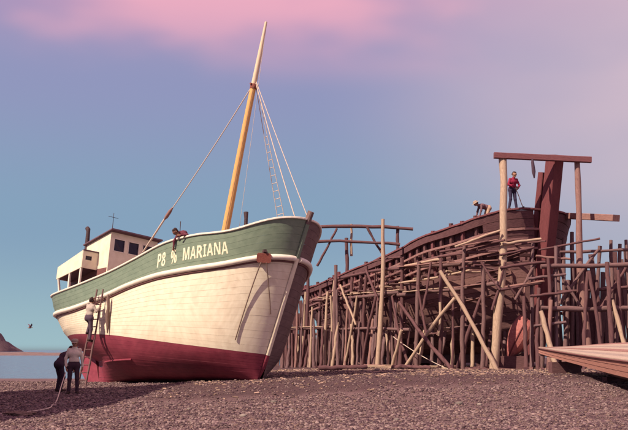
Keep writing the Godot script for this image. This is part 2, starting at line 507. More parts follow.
func sag(a: Vector3, b: Vector3, drop: float, n := 10) -> Array:
	var out := []
	for i in n + 1:
		var t := float(i) / n
		out.append(a.lerp(b, t) + Vector3.DOWN * drop * 4.0 * t * (1.0 - t))
	return out

# knots at even steps 0..1
func kn(ys: Array, x: float) -> float:
	var n := ys.size() - 1
	var f := clampf(x, 0.0, 1.0) * n
	var i := mini(int(f), n - 1)
	var a: float = ys[i]
	var b: float = ys[i + 1]
	var pre: float = ys[maxi(i - 1, 0)]
	var post: float = ys[mini(i + 2, n)]
	return cubic_interpolate(a, b, pre, post, f - i)

func lookup(xs: Array, ys: Array, x: float) -> float:
	if x <= xs[0]: return ys[0]
	for i in xs.size() - 1:
		if x <= xs[i + 1]:
			return lerpf(ys[i], ys[i + 1], (x - xs[i]) / (xs[i + 1] - xs[i]))
	return ys[-1]

# ------------------------------------------------------------------ ground
func soil(x: float, z: float) -> float:
	var e := -z - (24.6 + (x + 4.0) * 0.36)
	e += nz.get_noise_2d(x * 1.2, z * 1.2) * 1.1
	return smoothstep(-0.25, 0.35, e) * smoothstep(-5.4, -4.2, x + nz.get_noise_2d(z * 2.0, x) * 0.8)

func gy(x: float, z: float) -> float:
	var fx := clampf((x + 12.0) / 15.0, 0.0, 1.0)
	var fz := smoothstep(22.0, 31.0, -z)
	var h := 0.6 * fx * fz
	var d := -z - smoothstep(-6.0, 6.0, x) * 60.0
	h -= 1.7 * smoothstep(44.0, 84.0, d) + maxf(0.0, d - 84.0) * 0.02
	h += (nz.get_noise_2d(x, z) * 0.035 + nz.get_noise_2d(x * 4.0 + 50.0, z * 4.0) * 0.016)
	h += soil(x, z) * 0.07
	return h

func ground_color(x: float, z: float) -> Color:
	var c := Color(0.185, 0.125, 0.135)
	var s := soil(x, z)
	var earth := Color(0.065, 0.037, 0.047).lerp(Color(0.115, 0.07, 0.078), nz.get_noise_2d(x * 3.0, z * 3.0 + 9.0) * 0.5 + 0.5)
	c = c.lerp(Color(0.13, 0.083, 0.095), clampf(nz.get_noise_2d(x * 2.0 + 70.0, z * 2.0) + 0.4, 0.0, 1.0))
	c = c.lerp(earth, s)
	# wet stones by the water
	c = c.lerp(Color(0.12, 0.08, 0.085), smoothstep(-0.15, -0.38, gy(x, z)) * 0.8)
	return c

func build_ground() -> void:
	var xs := []
	var zs := []
	var v := -400.0
	while v < 400.0:
		xs.append(v)
		v += 0.3 if (v >= -20.0 and v < 22.0) else (2.0 if absf(v) < 60.0 else 20.0)
	v = 60.0
	while v > -260.0:
		zs.append(v)
		v -= 0.3 if (v <= -13.0 and v > -46.0) else (1.5 if v > -100.0 and v <= 10.0 else 20.0)
	var st := begin()
	for j in zs.size():
		for i in xs.size():
			var x: float = xs[i]
			var z: float = zs[j]
			st.set_color(ground_color(x, z))
			st.set_uv(Vector2(x, z))
			st.add_vertex(Vector3(x, gy(x, z), z))
	var w := xs.size()
	for j in zs.size() - 1:
		for i in w - 1:
			var a := j * w + i
			for k in [a, a + w, a + w + 1, a, a + w + 1, a + 1]:
				st.add_index(k)
	st.generate_normals()
	top("ground", st.commit(), "ground", "gravel beach with a bank of dark trodden soil under the hulls", "ground", "", "structure")

func build_sea() -> void:
	var st := begin()
	quad(st, Vector3(-7000, -0.42, -40), Vector3(-7000, -0.42, -8000), Vector3(7000, -0.42, -8000), Vector3(7000, -0.42, -40))
	top("sea", done(st), "sea", "calm grey-blue sea behind the gravel beach", "sea", "", "structure")
	# sand bar
	st = begin()
	ridge(st, Vector3(-260, -0.6, -360), Vector3(60, -0.6, -300), 20.0, func(t): return 1.1 * minf(1.0, (1.0 - t) * 5.0) + 0.1, 60)
	top("sand_bar", done(st), "sandbar", "low brown spit of sand across the water", "sand bar", "", "structure")
	# headland
	st = begin()
	ridge(st, Vector3(-790, -2, -980), Vector3(-324, -2, -950), 45.0, func(t): return minf(0.95 * (1.0 - t) * 442.0, 24.0 + 0.12 * (1.0 - t) * 442.0) + 2.0, 160)
	top("headland", done(st), "rock", "dark rocky headland sloping into the sea", "hill", "", "structure")

func ridge(st: SurfaceTool, a: Vector3, b: Vector3, width: float, f: Callable, n: int) -> void:
	st.set_smooth_group(0)
	var d := (b - a).normalized()
	var side := d.cross(Vector3.UP).normalized()
	var rows := []
	var m := 14
	for i in n + 1:
		var t := float(i) / n
		var hh: float = f.call(t)
		var row := []
		for k in m + 1:
			var s := float(k) / m * 2.0 - 1.0
			var p := a.lerp(b, t) + side * s * width
			var bump := nz.get_noise_2d(p.x * 0.12, p.z * 0.12) * 0.3 + nz.get_noise_2d(p.x * 0.5, p.z * 0.5) * 0.2
			p.y += hh * maxf(0.0, (1.0 - s * s) * (1.0 + bump)) * (1.0 if i < n else 0.0)
			row.append(p)
		rows.append(row)
	for i in n:
		for k in m:
			quad(st, rows[i][k], rows[i + 1][k], rows[i + 1][k + 1], rows[i][k + 1])

# ------------------------------------------------------------------ hull form
# X forward, Y up, Z starboard; u runs from bow (0) to stern (1), h is height above the keel
func hull_x(H: Dictionary, u: float, h: float) -> float:
	var b: float = H.rake * h
	var s: float = -H.L + lookup(H.sh, H.sx, h)
	return lerpf(b, s, u)

func hull_hb(H: Dictionary, u: float, h: float) -> float:
	var r := clampf(h / kn(H.sheer, u), 0.0, 1.0)
	var sec := pow(1.0 - pow(1.0 - r, H.sec), H.sp)
	var tb := clampf(1.0 - u / (H.ub - H.ub2 * r), 0.0, 1.0)
	var bow := pow(maxf(1.0 - pow(tb, H.pb + H.pb2 * r), 0.0), H.qb - H.qb2 * pow(r, H.qe))
	var ts := clampf((u - H.us) / (1.0 - H.us), 0.0, 1.0)
	var stn := pow(maxf(1.0 - pow(ts, 2.4), 0.0), H.qs - H.qs2 * pow(r, H.sq))
	return H.half + H.B * sec * bow * stn

func hp(H: Dictionary, u: float, h: float, side: float, out := 0.0) -> Vector3:
	var p := Vector3(hull_x(H, u, h), h, side * hull_hb(H, u, h))
	if out != 0.0:
		var e := 0.004
		var u1 := clampf(u + e, 0.0, 1.0)
		var u0 := clampf(u - e, 0.0, 1.0)
		var tu := Vector3(hull_x(H, u1, h) - hull_x(H, u0, h), 0, side * (hull_hb(H, u1, h) - hull_hb(H, u0, h)))
		var h0 := maxf(h - 0.03, 0.0)
		var th := Vector3(hull_x(H, u, h + 0.03) - hull_x(H, u, h0), h + 0.03 - h0, side * (hull_hb(H, u, h + 0.03) - hull_hb(H, u, h0)))
		var n := tu.cross(th).normalized()
		if n.z * side < 0.0: n = -n
		p += n * out
	return p

func useq(n: int, a := 0.0, b := 1.0) -> Array:
	var out := []
	for i in n + 1:
		var s := float(i) / n
		var u := s * s * (3.0 - 2.0 * s)
		if u >= a - 0.0001 and u <= b + 0.0001: out.append(u)
	if out.is_empty() or out[0] > a + 0.0005: out.push_front(a)
	if out[-1] < b - 0.0005: out.append(b)
	return out

# one plank of the skin between two height lines, with eased edges standing proud of the seam
func strake(H: Dictionary, lo: Callable, hi: Callable, side: float, thick: float, ua := 0.0, ub := 1.0, n := 60, back := false, gap := 0.008, inner := 0.0) -> ArrayMesh:
	var st := begin()
	st.set_smooth_group(0)
	var us := useq(n, ua, ub)
	var rows := []
	var al := 0.0
	var prev := Vector3.ZERO
	for u in us:
		var a: float = lo.call(u)
		var b: float = hi.call(u)
		var g := minf(gap, (b - a) * 0.15)
		var hs := [a + 0.001, a + g, lerpf(a, b, 0.5), b - g, b - 0.001]
		var os := [0.0, thick, thick, thick, 0.0]
		var row := []
		for k in 5: row.append(hp(H, u, hs[k], side, os[k] + 0.0001 + inner))
		if back:
			row.append(hp(H, u, b - 0.001, side, -0.05 + inner))
			row.append(hp(H, u, a + 0.001, side, -0.05 + inner))
			row.append(row[0])
		if prev != Vector3.ZERO: al += (row[2] - prev).length()
		prev = row[2]
		rows.append([row, al])
	for i in rows.size() - 1:
		var A = rows[i][0]
		var B = rows[i + 1][0]
		for k in A.size() - 1:
			st.set_smooth_group(k)
			var uv := [Vector2(k * 0.13, rows[i][1] * 0.5), Vector2(k * 0.13, rows[i + 1][1] * 0.5), Vector2(k * 0.13 + 0.13, rows[i + 1][1] * 0.5), Vector2(k * 0.13 + 0.13, rows[i][1] * 0.5)]
			if side > 0: quad(st, A[k], B[k], B[k + 1], A[k + 1], uv)
			else: quad(st, A[k], A[k + 1], B[k + 1], B[k], [uv[0], uv[3], uv[2], uv[1]])
	return done(st)

func launch_form() -> Dictionary:
	return {"L": 14.5, "B": 2.35, "half": 0.1, "rake": 2.25 / 6.2, "sh": [0.0, 0.9, 1.3, 1.7, 2.2, 2.8, 3.4, 4.3], "sx": [4.2, 4.0, 2.8, 1.7, 0.9, 0.4, 0.12, 0.0],
		"sheer": [5.55, 5.03, 4.96, 4.82, 4.45, 4.12, 3.91, 3.78, 3.74, 3.78, 3.85], "rail": [4.25, 3.90, 3.76, 3.67, 3.48, 3.20, 3.0, 2.91, 2.93, 3.0, 3.08],
		"water": [0.94, 1.04, 1.16, 1.30, 1.45, 1.61, 1.72, 1.82, 1.90, 1.97, 2.04],
		"sec": 6.0, "sp": 0.6, "sq": 0.5, "ub": 0.28, "ub2": -0.04, "pb": 2.5, "pb2": 0.0, "qb": 0.75, "qb2": 0.22, "qe": 0.5, "us": 0.45, "qs": 2.1, "qs2": 1.52}

func build_launch() -> void:
	var H := launch_form()
	var t := thing("wooden_launch", "white and green wooden launch with red bottom lettered MARIANA, beached on gravel", "boat", Vector3(-1.926, 0.393, -31.0))
	t.transform.basis = Basis(Vector3.UP, deg_to_rad(-45)) * Basis(Vector3.BACK, deg_to_rad(1.7)) * Basis(Vector3.RIGHT, deg_to_rad(-6))
	launch_node = t
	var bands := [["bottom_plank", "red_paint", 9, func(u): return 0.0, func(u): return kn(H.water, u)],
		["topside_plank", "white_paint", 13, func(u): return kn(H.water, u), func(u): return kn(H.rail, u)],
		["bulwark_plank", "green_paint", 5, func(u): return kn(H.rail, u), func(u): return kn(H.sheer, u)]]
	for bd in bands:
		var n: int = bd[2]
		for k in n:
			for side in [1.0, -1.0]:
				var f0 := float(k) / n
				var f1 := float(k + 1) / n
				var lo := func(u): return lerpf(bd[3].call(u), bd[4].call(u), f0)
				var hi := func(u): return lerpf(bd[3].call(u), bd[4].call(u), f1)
				part(bd[0], strake(H, lo, hi, side, 0.007 + rng.randf() * 0.003, 0.0, 1.0, 60, bd[0] == "bulwark_plank", 0.0035), bd[1] if side > 0.0 else "darkened_brown", t)  # port planks darkened in colour to carry the shade of the far side
	# rub rail (half round) and bulwark cap
	for side in [1.0, -1.0]:
		var pts := []
		var rad := []
		var cpts := []
		for u in useq(70):
			pts.append(hp(H, u, kn(H.rail, u) - 0.02, side, 0.05))
			rad.append(0.10)
			cpts.append(hp(H, u, kn(H.sheer, u) + 0.02, side, -0.02))
		var st := begin()
		tube(st, pts, rad, 10)
		part("rub_rail", done(st), "white_trim", t)
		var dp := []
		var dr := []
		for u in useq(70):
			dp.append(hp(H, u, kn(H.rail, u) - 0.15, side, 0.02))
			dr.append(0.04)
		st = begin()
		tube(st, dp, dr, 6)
		part("rail_shade_strip", done(st), "varnish", t)  # dark strip drawing the shade below the rub rail
		st = begin()
		for i in cpts.size() - 1:
			beam(st, cpts[i], cpts[i + 1] + (cpts[i + 1] - cpts[i]).normalized() * 0.01, 0.17, 0.07)
		part("bulwark_cap", done(st), "white_trim", t)
	# stem post
	var st := begin()
	for seg in [[0.0, 0.94, "red_paint"], [0.94, 4.27, "white_paint"], [4.27, 5.72, "green_paint"]]:
		st = begin()
		for i in 4:
			var h0 := lerpf(seg[0], seg[1], i / 4.0)
			var h1 := lerpf(seg[0], seg[1], (i + 1) / 4.0)
			var xa: float = H.rake * h0 - 0.02 - 0.25 * pow(1.0 - minf(1.0, h0 / 0.9), 2.0)
			var xb: float = H.rake * h1 - 0.02 - 0.25 * pow(1.0 - minf(1.0, h1 / 0.9), 2.0)
			beam(st, Vector3(xa, h0, 0), Vector3(xb, h1, 0), 0.17, 0.20, Vector3(1, 0, 0), 0.03)
		part("stem_post", done(st), seg[2], t)
	part("stem_head", beam_mesh(Vector3(H.rake * 5.45 - 0.02, 5.45, 0), Vector3(H.rake * 5.86 + 0.02, 5.86, 0), 0.18, 0.22, Vector3(1, 0, 0), 0.04), "darkened_brown", t)
	# keel, sternpost, rudder
	part("keel", beam_mesh(Vector3(-0.2, -0.02, 0), Vector3(-10.4, -0.02, 0), 0.22, 0.26), "red_paint", t)
	part("sternpost", beam_mesh(Vector3(-10.4, -0.1, 0), Vector3(-11.2, 1.5, 0), 0.18, 0.22, Vector3(1, 0, 0)), "red_paint", t)
	st = begin()
	var rd := [Vector2(-10.62, -0.02), Vector2(-11.35, -0.02), Vector2(-12.05, 0.55), Vector2(-12.0, 1.5), Vector2(-11.32, 1.6)]
	slab(st, rd, 0.05)
	var rud := part("rudder", done(st), "red_paint", t)
	part("rudder_stock", log_mesh(Vector3(-11.38, 1.55, 0), Vector3(-11.75, 2.5, 0), 0.06, 0.06, 8, 0.0), "rust", rud)
	# bilge shelf
	for side in [1.0, -1.0]:
		var bp := []
		for u in useq(40, 0.5, 0.76): bp.append(hp(H, u, 0.72, side, 0.025))
		part("bilge_keel", line_mesh(bp, 0.04, 6), "red_paint", t)
	# deck
	st = begin()
	st.set_smooth_group(-1)
	var us := useq(40)
	for i in us.size() - 1:
		var a := hp(H, us[i], kn(H.rail, us[i]) + 0.05, 1.0, -0.06)
		var b := hp(H, us[i + 1], kn(H.rail, us[i + 1]) + 0.05, 1.0, -0.06)
		quad(st, a, Vector3(a.x, a.y, -a.z), Vector3(b.x, b.y, -b.z), b)
	part("deck", done(st), "deck", t)
	launch_cabin(t)
	launch_rig(t, H)
	launch_letters(t, H)

var launch_node: Node3D

func slab(st: SurfaceTool, poly: Array, half: float) -> void:
	st.set_smooth_group(-1)
	var n := poly.size()
	for s in [1.0, -1.0]:
		for k in range(1, n - 1):
			for p in ([poly[0], poly[k], poly[k + 1]] if s > 0 else [poly[0], poly[k + 1], poly[k]]):
				st.set_uv(p)
				st.add_vertex(Vector3(p.x, p.y, half * s))
	for k in n:
		var p: Vector2 = poly[k]
		var q: Vector2 = poly[(k + 1) % n]
		quad(st, Vector3(p.x, p.y, half), Vector3(q.x, q.y, half), Vector3(q.x, q.y, -half), Vector3(p.x, p.y, -half))

func launch_cabin(t: Node3D) -> void:
	# wheelhouse: front at x -8.85, windows look forward and to starboard
	var x1 := -8.85
	var x0 := -10.75
	var zw := 1.2
	var yb := 3.0
	var sill := 5.48
	var head := 6.06
	var tf := 6.30
	var st := begin()
	# front wall around three windows
	box(st, Vector3(x1 - 0.06, yb, -zw), Vector3(x1, sill, zw))
	box(st, Vector3(x1 - 0.06, head, -zw), Vector3(x1, tf, zw))
	var cuts := [-1.2, -1.06, -0.42, -0.27, 0.30, 0.45, 1.03, 1.2]
	for k in [0, 2, 4, 6]:
		box(st, Vector3(x1 - 0.06, sill, cuts[k]), Vector3(x1, head, cuts[k + 1]))
	part("front_wall", done(st), "white_paint", t)
	for k in [1, 3, 5]:
		var w := part("window", frame_mesh(Vector3(x1 - 0.03, sill, cuts[k]), Vector3(x1 + 0.012, head, cuts[k + 1])), "white_trim", t)
		part("pane", box_mesh(Vector3(x1 - 0.05, sill + 0.001, cuts[k] + 0.001), Vector3(x1 - 0.042, head - 0.001, cuts[k + 1] - 0.001), 0.001), "glass", w)
	for s in [1.0, -1.0]:
		st = begin()
		var za := minf(s * zw, s * (zw - 0.06))
		var zb := maxf(s * zw, s * (zw - 0.06))
		st.set_smooth_group(-1)
		var pl := [Vector2(x0, 4.75), Vector2(x1 - 0.062, 4.75), Vector2(x1 - 0.062, 6.29), Vector2(x0, 5.92)]
		var sub := begin()
		slab(sub, pl, 0.03)
		var mesh := done(sub)
		var o := part("side_wall", mesh, "white_paint", t)
		o.position.z = s * (zw - 0.03)
		var lw := part("lower_wall", box_mesh(Vector3(x0 - 1.2, yb, za), Vector3(x1 - 0.062, 4.745, zb)), "varnish", t)  # brown holds the shade of the recess under the gallery
		lw.set_meta("label", "lower cabin wall in brown darkened for the shade under the gallery")
	part("aft_wall", box_mesh(Vector3(x0 - 0.05, yb, -zw + 0.062), Vector3(x0, 5.9, zw - 0.062)), "white_paint", t)
	part("roof", beam_mesh(Vector3(x0 - 0.15, 5.93, 0), Vector3(x1 + 0.22, 6.385, 0), 2.0 * zw + 0.24, 0.065), "roof_felt", t)
	# gallery with a white panelled bulwark on posts, abaft the wheelhouse
	var HF := launch_form()
	var gx1 := -9.75
	var gx0 := -11.75
	var gz := 1.92
	for s in [1.0, -1.0]:
		var sub2 := begin()
		slab(sub2, [Vector2(gx0, 4.36), Vector2(gx1, 4.70), Vector2(gx1, 5.45), Vector2(gx1 - 1.4, 5.06), Vector2(gx0, 4.90)], 0.025)
		var o2 := part("gallery_side", done(sub2), "white_paint", t)
		o2.position.z = s * gz
		for px in [gx1 - 0.06, gx1 - 0.95, gx0 + 0.1]:
			part("gallery_post", beam_mesh(Vector3(px, 3.1, s * minf(gz - 0.03, hull_hb(HF, clampf((1.0 - px) / 15.8, 0.0, 1.0), 3.0) - 0.2)), Vector3(px, 4.72 - (gx1 - px) * 0.17, s * (gz - 0.03)), 0.09, 0.09, Vector3.RIGHT), "white_trim", t)
		# front panel with a small opening
		var zi: float = s * (zw + 0.002)
		var zo: float = s * (gz + 0.02)
		var fp := begin()
		box(fp, Vector3(gx1 + 0.002, 4.70, minf(zi, zo)), Vector3(gx1 + 0.05, 5.06, maxf(zi, zo)))
		box(fp, Vector3(gx1 + 0.002, 5.24, minf(zi, zo)), Vector3(gx1 + 0.05, 5.44, maxf(zi, zo)))
		var za2: float = s * (gz - 0.12)
		var zb2: float = s * (gz - 0.42)
		box(fp, Vector3(gx1 + 0.002, 5.06, minf(za2, zo)), Vector3(gx1 + 0.05, 5.24, maxf(za2, zo)))
		box(fp, Vector3(gx1 + 0.002, 5.06, minf(zi, zb2)), Vector3(gx1 + 0.05, 5.24, maxf(zi, zb2)))
		var gf := part("gallery_front", done(fp), "white_paint", t)
		part("pane", box_mesh(Vector3(gx1 - 0.012, 5.03, minf(za2, zb2) - 0.02), Vector3(gx1 - 0.002, 5.27, maxf(za2, zb2) + 0.02), 0.001), "glass", gf)
		part("gallery_cap", box_mesh(Vector3(gx1 - 0.02, 5.445, minf(zi, zo)), Vector3(gx1 + 0.10, 5.49, maxf(zi, zo))), "roof_felt", t)
	part("gallery_deck", beam_mesh(Vector3(gx0, 4.40, 0), Vector3(gx1, 4.75, 0), gz * 2.0 - 0.07, 0.06), "roof_felt", t)
	# aft rail of the gallery
	part("gallery_aft", box_mesh(Vector3(gx0 - 0.05, 4.36, -gz), Vector3(gx0 - 0.002, 4.88, gz)), "white_paint", t)
	# exhaust pipe with a hood
	st = begin()
	tube(st, [Vector3(-12.3, 4.4, 0.3), Vector3(-12.36, 6.3, 0.3), Vector3(-12.4, 6.95, 0.3), Vector3(-12.43, 7.05, 0.3), Vector3(-12.52, 7.12, 0.3)], [0.10, 0.10, 0.09, 0.11, 0.10], 10)
	part("exhaust_pipe", done(st), "iron", t)
	st = begin()
	tube(st, [Vector3(-9.8, 6.2, 0.6), Vector3(-9.82, 7.4, 0.6)], [0.018, 0.012], 6)
	beam(st, Vector3(-9.82, 7.2, 0.35), Vector3(-9.82, 7.2, 0.85), 0.02, 0.02)
	part("aerial", done(st), "iron", t)

func frame_mesh(lo: Vector3, hi: Vector3) -> ArrayMesh:
	# thin rectangular casing around an opening in the x plane
	var st := begin()
	var w := 0.035
	box(st, Vector3(lo.x, lo.y + 0.001, lo.z + 0.001), Vector3(hi.x, lo.y + w, hi.z - 0.001), 0.004)
	box(st, Vector3(lo.x, hi.y - w, lo.z + 0.001), Vector3(hi.x, hi.y - 0.001, hi.z - 0.001), 0.004)
	box(st, Vector3(lo.x, lo.y + w, lo.z + 0.001), Vector3(hi.x, hi.y - w, lo.z + w), 0.004)
	box(st, Vector3(lo.x, lo.y + w, hi.z - w), Vector3(hi.x, hi.y - w, hi.z - 0.001), 0.004)
	return done(st)

func launch_rig(t: Node3D, H: Dictionary) -> void:
	var foot := Vector3(-2.95, 3.7, 0)
	var hounds := Vector3(-1.49, 11.56, 0)
	var head := Vector3(-1.04, 14.14, 0)
	var st := begin()
	var pts := []
	var rad := []
	for i in 9:
		var f := i / 8.0
		pts.append(foot.lerp(hounds, f) + Vector3(0.02 * sin(f * 5.0), 0, 0.02 * sin(f * 3.0)))
		rad.append(lerpf(0.16, 0.12, f))
	tube(st, pts, rad, 14)
	var m := part("mast", done(st), "mast", t)
	st = begin()
	tube(st, [hounds + Vector3(-0.03, -0.05, 0), hounds.lerp(head, 0.5), head], [0.11, 0.09, 0.05], 12)
	part("topmast", done(st), "mast_white", t)
	st = begin()
	tube(st, [hounds + Vector3(-0.03, -0.16, 0), hounds + Vector3(-0.01, 0.02, 0)], [0.145, 0.145], 12)
	beam(st, hounds + Vector3(0, 0.0, -0.2), hounds + Vector3(0, 0.0, 0.2), 0.07, 0.06)
	part("hounds_band", done(st), "rust", m)
	# stays
	part("forestay", line_mesh(sag(hounds + Vector3(0.1, 0.05, 0), Vector3(1.45, 5.62, 0.05), 0.09), 0.019), "rope", t)
	part("forestay", line_mesh(sag(hounds + Vector3(0.12, 0.1, 0), Vector3(1.95, 5.74, 0), 0.04), 0.016), "rope", t)
	part("backstay", line_mesh(sag(hounds + Vector3(-0.1, 0, 0), Vector3(-6.5, 7.0, 0.0), 0.1), 0.022), "rope", t)
	part("backstay_tackle", line_mesh([Vector3(-6.3, 7.18, 0.0), Vector3(-6.65, 6.9, 0.0), Vector3(-8.1, 5.55, 0.0)], 0.042), "rope", t)
	st = begin()
	tube(st, [Vector3(-6.22, 7.25, 0), Vector3(-6.4, 7.1, 0), Vector3(-6.62, 6.9, 0), Vector3(-6.75, 6.8, 0)], [0.03, 0.075, 0.075, 0.03], 8)
	part("tackle_block", done(st), "worn", t)
	# shrouds with ratlines on each side
	for s in [1.0, -1.0]:
		var a0 := hounds + Vector3(0, 0.02, s * 0.15)
		var b0 := hp(H, 0.175 if s < 0 else 0.16, 5.0, s, -0.06)
		var b1 := hp(H, 0.21 if s < 0 else 0.2, 5.0, s, -0.06)
		if s > 0: continue
		part("shroud", line_mesh([a0, b0], 0.014), "rope", t)
		part("shroud", line_mesh([a0 + Vector3(-0.06, 0, 0), b1], 0.014), "rope", t)
		for k in 14:
			var f := 0.30 + 0.045 * k
			part("ratline", line_mesh([a0.lerp(b0, f), (a0 + Vector3(-0.06, 0, 0)).lerp(b1, f)], 0.013), "rope", t)
	part("halyard", line_mesh(sag(hounds + Vector3(0.1, -0.1, 0.1), Vector3(-2.3, 4.9, 0.35), 0.12), 0.010), "rope_dark", t)
	part("halyard", line_mesh(sag(head + Vector3(0.02, -0.1, 0), Vector3(-2.2, 4.9, -0.3), 0.3), 0.008), "rope", t)
	# foredeck fittings
	st = begin()
	tube(st, [Vector3(-1.28, 4.0, 0), Vector3(-1.37, 6.1, 0), Vector3(-1.4, 6.35, 0)], [0.07, 0.07, 0.09], 8)
	part("bitt_post", done(st), "iron", t)
	part("stanchion", line_mesh([Vector3(-4.9, 4.2, 0.4), Vector3(-5.0, 6.4, 0.4)], 0.018), "iron", t)
	# hawse plate with two mooring warps hanging to the ground
	var hu := 0.028
	var hh := kn(H.rail, hu) - 0.02
	var c := hp(H, hu, hh, 1.0, 0.02)
	var c2 := hp(H, hu, hh, 1.0, 0.3)
	var n := (c2 - c).normalized()
	st = begin()
	beam(st, c - n * 0.02 + Vector3.DOWN * 0.02, c + n * 0.14 + Vector3.DOWN * 0.02, 0.5, 0.32, Vector3.UP, 0.05)
	var hw := part("hawse_chock", done(st), "rust", t)
	st = begin()
	tube(st, [c + n * 0.02 + Vector3.UP * 0.15, c + n * 0.06 + Vector3.UP * 0.27], [0.09, 0.06], 8)
	beam(st, c + n * 0.06 + Vector3(-0.16, 0.2, -0.1), c + n * 0.06 + Vector3(0.16, 0.2, 0.1), 0.09, 0.09)
	part("anchor_stock", done(st), "iron", hw)
	var tx := Vector3.UP.cross(n).normalized()
	var low1 := hp(H, 0.045, 1.35, 1.0, 0.05)
	part("hanging_warp", line_mesh(sag(c + n * 0.12 + tx * -0.09 + Vector3.DOWN * 0.17, low1, -0.12), 0.022), "rope_dark", t)
	var low2 := hp(H, 0.004, 2.3, 1.0, 0.06)
	part("hanging_warp", line_mesh(sag(c + n * 0.12 + tx * 0.09 + Vector3.DOWN * 0.17, low2, -0.08), 0.020), "rope_dark", t)

func launch_letters(t: Node3D, H: Dictionary) -> void:
	# arc length along the middle of the green band
	var tab := []
	var s := 0.0
	var prev := Vector3.ZERO
	for i in 401:
		var u := i / 1000.0
		var p := hp(H, u, lerpf(kn(H.rail, u), kn(H.sheer, u), 0.45), 1.0)
		if i > 0: s += (p - prev).length()
		prev = p
		tab.append(s)
	var text := [["MARIANA", 0.212, 0.092, 0.30, 0.68], ["P8", 0.300, 0.268, 0.26, 0.70], ["%", 0.252, 0.228, 0.28, 0.70]]
	for w in text:
		var s1: float = tab[int(w[1] * 1000)]
		var s0: float = tab[int(w[2] * 1000)]
		var n: int = w[0].length()
		# letter widths
		var widths := []
		var total := 0.0
		for ch in w[0]:
			var wd: float = {"M": 1.25, "I": 0.5}.get(ch, 1.0)
			widths.append(wd)
			total += wd
		var pos := s1
		for k in n:
			var wd: float = widths[k] / total * (s1 - s0)
			var arr := letter_arrays(w[0][k])
			var vs: PackedVector3Array = arr[Mesh.ARRAY_VERTEX]
			var lo := Vector2(1e9, 1e9)
			var hi := Vector2(-1e9, -1e9)
			for v in vs:
				lo = Vector2(minf(lo.x, v.x), minf(lo.y, v.y))
				hi = Vector2(maxf(hi.x, v.x), maxf(hi.y, v.y))
			var st := begin()
			st.set_smooth_group(-1)
			var idx = arr[Mesh.ARRAY_INDEX]
			var seq := []
			if idx != null and idx.size() > 0:
				for q in idx: seq.append(q)
			else:
				for q in vs.size(): seq.append(q)
			var jit := rng.randf_range(-0.02, 0.02)
			for tri in range(0, seq.size(), 3):
				for q in 3:
					var v := vs[seq[tri + q]]
					var fx := (v.x - lo.x) / maxf(hi.x - lo.x, 0.001)
					var fy := (v.y - lo.y) / maxf(hi.y - lo.y, 0.001)
					var sp := pos - wd * lerpf(0.06, 0.92, fx)
					var ui := 0
					while ui < 399 and tab[ui + 1] < sp: ui += 1
					var u := (ui + clampf((sp - tab[ui]) / maxf(tab[ui + 1] - tab[ui], 0.0001), 0.0, 1.0)) / 1000.0
					var h := lerpf(kn(H.rail, u), kn(H.sheer, u), lerpf(w[3], w[4], fy) + jit)
					var hb0 := lerpf(kn(H.rail, u), kn(H.sheer, u), w[3])
					var x0 := hull_x(H, u, hb0)
					u = clampf((H.rake * h - x0) / (H.rake * h + H.L - lookup(H.sh, H.sx, h)), 0.0, 1.0)
					st.set_uv(Vector2(fx, fy))
					st.add_vertex(hp(H, u, h, 1.0, 0.0125 + v.z * 0.1))
			part("painted_letter", done(st), "letter", t)
			pos -= wd

func letter_arrays(ch: String) -> Array:
	var tm := TextMesh.new()
	var f := SystemFont.new()
	f.font_names = PackedStringArray(["Droid Sans"])
	f.font_weight = 700
	tm.font = f
	tm.font_size = 64
	tm.pixel_size = 0.01
	tm.depth = 0.02
	tm.text = ch
	return tm.get_mesh_arrays()

# ------------------------------------------------------------------ hull under construction
func new_form() -> Dictionary:
	return {"L": 22.0, "B": 3.5, "half": 0.12, "rake": 1.1 / 7.0, "sh": [0.0, 1.0, 2.0, 3.0, 4.5], "sx": [2.2, 1.8, 1.1, 0.5, 0.0],
		"sheer": [6.5, 5.87, 5.62, 5.2, 4.90, 4.63, 4.38, 4.18, 4.13, 4.2, 4.4],
		"sec": 2.4, "sp": 0.75, "sq": 0.8, "ub": 0.30, "ub2": 0.08, "pb": 2.4, "pb2": 0.4, "qb": 1.0, "qb2": 0.55, "qe": 0.7, "us": 0.5, "qs": 1.8, "qs2": 1.3}

